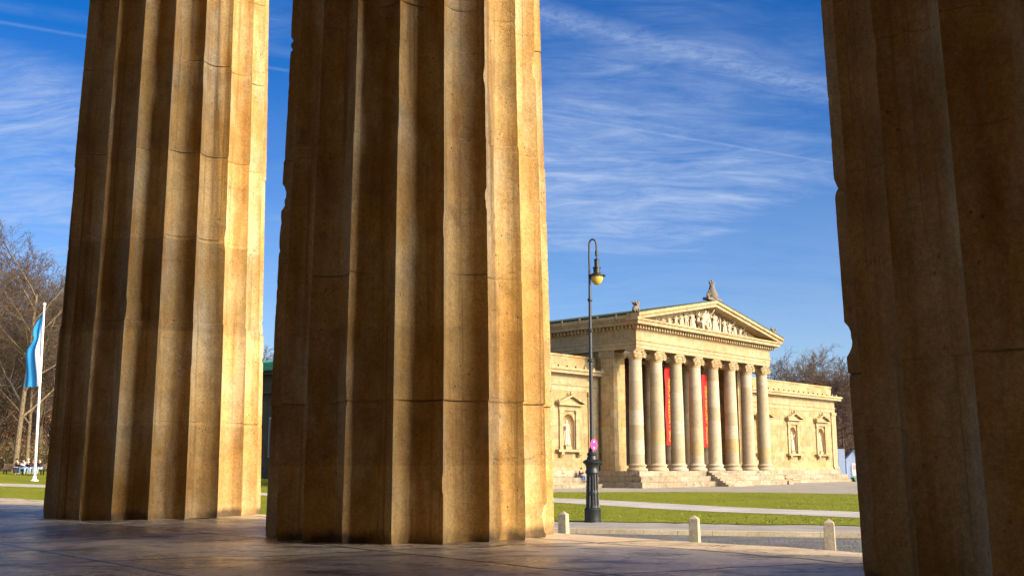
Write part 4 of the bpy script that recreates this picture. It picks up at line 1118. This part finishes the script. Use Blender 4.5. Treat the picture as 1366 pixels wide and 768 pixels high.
# ------------------------------------------------------------------ bicycle
pb = on_mus(27.2, .3, 0)
bk = thing('bicycle', 'dark bicycle parked at the foot of the museum steps right of the portico', 'bicycle', pb, RZ+R(4))
M['rub'] = plain('tyre_rubber', (.015,.015,.015), .8)
for x in (-.52,.52):
    b = MB(); pts = [(x+.34*math.cos(2*math.pi*k/28), 0, .35+.34*math.sin(2*math.pi*k/28)) for k in range(29)]; b.tube(pts, .022, 6, caps=False)
    wl = b.build('wheel', M['rub'], bk)
    b = MB()
    for k in range(10):
        a = 2*math.pi*k/10; b.tube([(x,0,.35),(x+.33*math.cos(a),0,.35+.33*math.sin(a))], .004, 3)
    b.tube([(x,-.05,.35),(x,.05,.35)], .025, 8); b.build('spokes', M['iron'], wl)
b = MB(); bb = (-.08,0,.30); st = (-.2,0,.82); hd = (.33,0,.82)
for a, c in ((bb,st),(st,hd),(bb,(.36,0,.70)),(hd,(.52,0,.35)),((-.52,.0,.35),bb),((-.52,0,.35),st),(hd,(.31,0,.95))): b.tube([a,c], .018, 6)
b.build('frame', c_black, bk)
b = MB(); b.tube([(.22,-.28,.98),(.33,-.16,1.0),(.31,0,.97),(.33,.16,1.0),(.22,.28,.98)], .014, 6); b.build('handlebar', M['iron'], bk)
b = MB(); b.lathe([(.02,-.14),(.04,-.1),(.07,.05),(.09,.12),(.04,.14)], 10, (-.22,0,.90), 'x'); b.build('saddle', c_black, bk)
b = MB(); b.box(-.5,.5,-.28,.28,0,.42); o = b.build('stone_block', M['step']); o.location = on_mus(26.0,-.9,0); o.rotation_euler = (0,0,RZ); tag(o, 'pale square stone block on the ground beside the parked bicycle', 'stone block')

# ------------------------------------------------------------------ far buildings
wallm = mat_facade('pinkish_grey_render', (.40,.31,.28), .06, 0, 6, 3.2, .02)
ob_ = thing('office_building', 'long grey pink office block behind the bare trees at the far right', 'building', (pol(1150,215), 215, 0), R(-12))
b = MB(); b.box(-34,22,0,16,0,17.6); b.build('wall', wallm, ob_)
b = MB(); b.box(-34.6,22.6,-.6,16.6,17.6,18.1); b.box(-33,21,1.5,15,18.1,19.9); b.build('roof', plain('dark_flat_roof', (.12,.09,.085), .8), ob_)
wg = plain('dull_window_glass', (.10,.11,.14), .2, .2, 2, spec=.5)
for j in range(5):
    for i in range(18):
        x = -32.5+3.05*i; z = 1.3+3.25*j
        b = MB(); b.box(x-.15,x+1.65,-.06,.05,z-.12,z+1.92); wn_ = b.build('window', plain_win if 'plain_win' in globals() else globals().setdefault('plain_win', plain('pale_window_frame',(.5,.45,.42),.6)), ob_)
        b = MB(); b.box(x,x+1.5,-.075,.02,z,z+1.8); b.build('pane', wg, wn_)
gb = thing('grey_building', 'grey building with a green copper eave in the slit between the left and middle columns', 'building', (pol(352,112), 112, hz(pol(352,112))-.1), R(-38))
gw = mat_facade('grey_stone_wall', (.075,.075,.065), .08, 0, 1.5, .7)
b = MB(); b.box(-12,3.2,0,14,0,11.6); b.build('wall', gw, gb)
b = MB(); b.box(-12.3,3.5,-.35,14.3,9.2,9.5); b.box(-12.4,3.6,-.5,14.4,11.2,11.65); b.build('cornice', gw, gb)
b = MB(); b.box(-12.8,4,-.9,14.8,11.66,12.5); b.add([(-12.8,-.9,12.5),(4,-.9,12.5),(4,14.8,12.5),(-12.8,14.8,12.5),(-4.4,6.9,14)], [(0,1,4),(1,2,4),(2,3,4),(3,0,4)]); b.build('roof', plain('bright_copper_green', (.05,.30,.19), .7, .2), gb)
for x in (-10.5,-7,-3.5,.8):
    b = MB(); b.box(x-.1,x+1.5,-.1,.05,2.4,6.6); f_ = b.build('window', plain_win, gb); b = MB(); b.box(x,x+1.4,-.12,.02,2.5,6.5); b.build('pane', wg, f_)
# pale blue hut, board and green bin at the far right corner
hutm = plain('pale_blue_grey_panels', (.30,.38,.50), .6, .12, 2)
ht = thing('site_hut', 'pale blue grey hut with a pitched roof behind the dark tree near the museum corner', 'hut', (pol(1140,150), 150, 0), R(-12))
b = MB(); b.prism_xz([(-1.15,0),(1.15,0),(1.15,2.9),(0,4.2),(-1.15,2.9)], 0, 3); b.build('wall', hutm, ht)
b = MB()
for sx in (-1,1):
    a = V((sx*1.3,1.5,2.8)); c_ = V((0,1.5,4.26)); d = (c_-a); L = d.length; d.normalize(); b.obox((a+c_)/2, d, (0,1,0), d.cross(V((0,1,0))), L/2, 1.65, .05)
b.build('roof', plain('grey_blue_roof_sheet', (.16,.21,.29), .7), ht)
b = MB(); b.box(-.5,.5,-.05,.02,.05,2.1); b.build('door', plain('grey_door', (.28,.32,.38), .5), ht)
cn = thing('container', 'pale blue box container between the museum corner and the dark tree trunk', 'container', (pol(1118.5,149), 149, 0), R(-5))
b = MB(); b.box(-.95,.95,0,2.4,.12,4.3); b.build('body', plain('light_blue_container_paint', (.26,.34,.48), .5, .1), cn)
b = MB(); b.box(-.98,.98,-.04,2.44,0,.12); b.box(-.98,.98,-.04,2.44,4.3,4.4); b.build('frame', plain('grey_frame', (.3,.34,.4), .5), cn)
b = MB(); b.box(-.85,-.03,-.03,.0,.3,4.1); b.box(.03,.85,-.03,.0,.3,4.1); b.build('door', plain('light_blue_door_paint', (.24,.32,.46), .5), cn)
sb = thing('notice_board', 'white notice board with coloured patches beside the right column edge', 'sign', (pol(1141.5,140), 140, 0), R(-10))
b = MB(); b.box(-.48,.48,-.04,.04,.7,2.35); b.build('board', plain('white_board', (.75,.74,.72), .5, .08), sb)
b = MB(); b.box(-.45,-.38,.0,.06,0,.7); b.box(.38,.45,.0,.06,0,.7); b.build('post', M['iron'], sb)
b = MB()
b.box(-.36,.05,-.055,-.03,1.5,2.1); b.build('poster', plain('pale_rose_poster', (.62,.38,.36), .6, .3, 6), sb)
b = MB(); b.box(.1,.36,-.055,-.03,1.0,1.8); b.build('poster', plain('pale_green_poster', (.36,.52,.40), .6, .3, 6), sb)
gbn = thing('green_skip', 'low green skip on the ground in front of the notice board', 'skip', (pol(1142.5,134), 134, 0), R(15)); gbn.scale = (.62,.62,.55)
b = MB(); b.prism_xz([(-.9,.12),(.9,.12),(1.15,.95),(-1.15,.95)], -.6, .6); b.build('body', plain('dark_green_paint', (.02,.12,.055), .5), gbn)
b = MB(); b.box(-1.2,1.2,-.65,-.58,.9,1.0); b.box(-1.2,1.2,.58,.65,.9,1.0); b.build('rim', plain('green_rim_paint', (.03,.16,.08), .5), gbn)
b = MB(); 
for x in (-.6,.6): b.box(x-.08,x+.08,-.5,.5,0,.12)
b.build('skid', M['iron'], gbn)
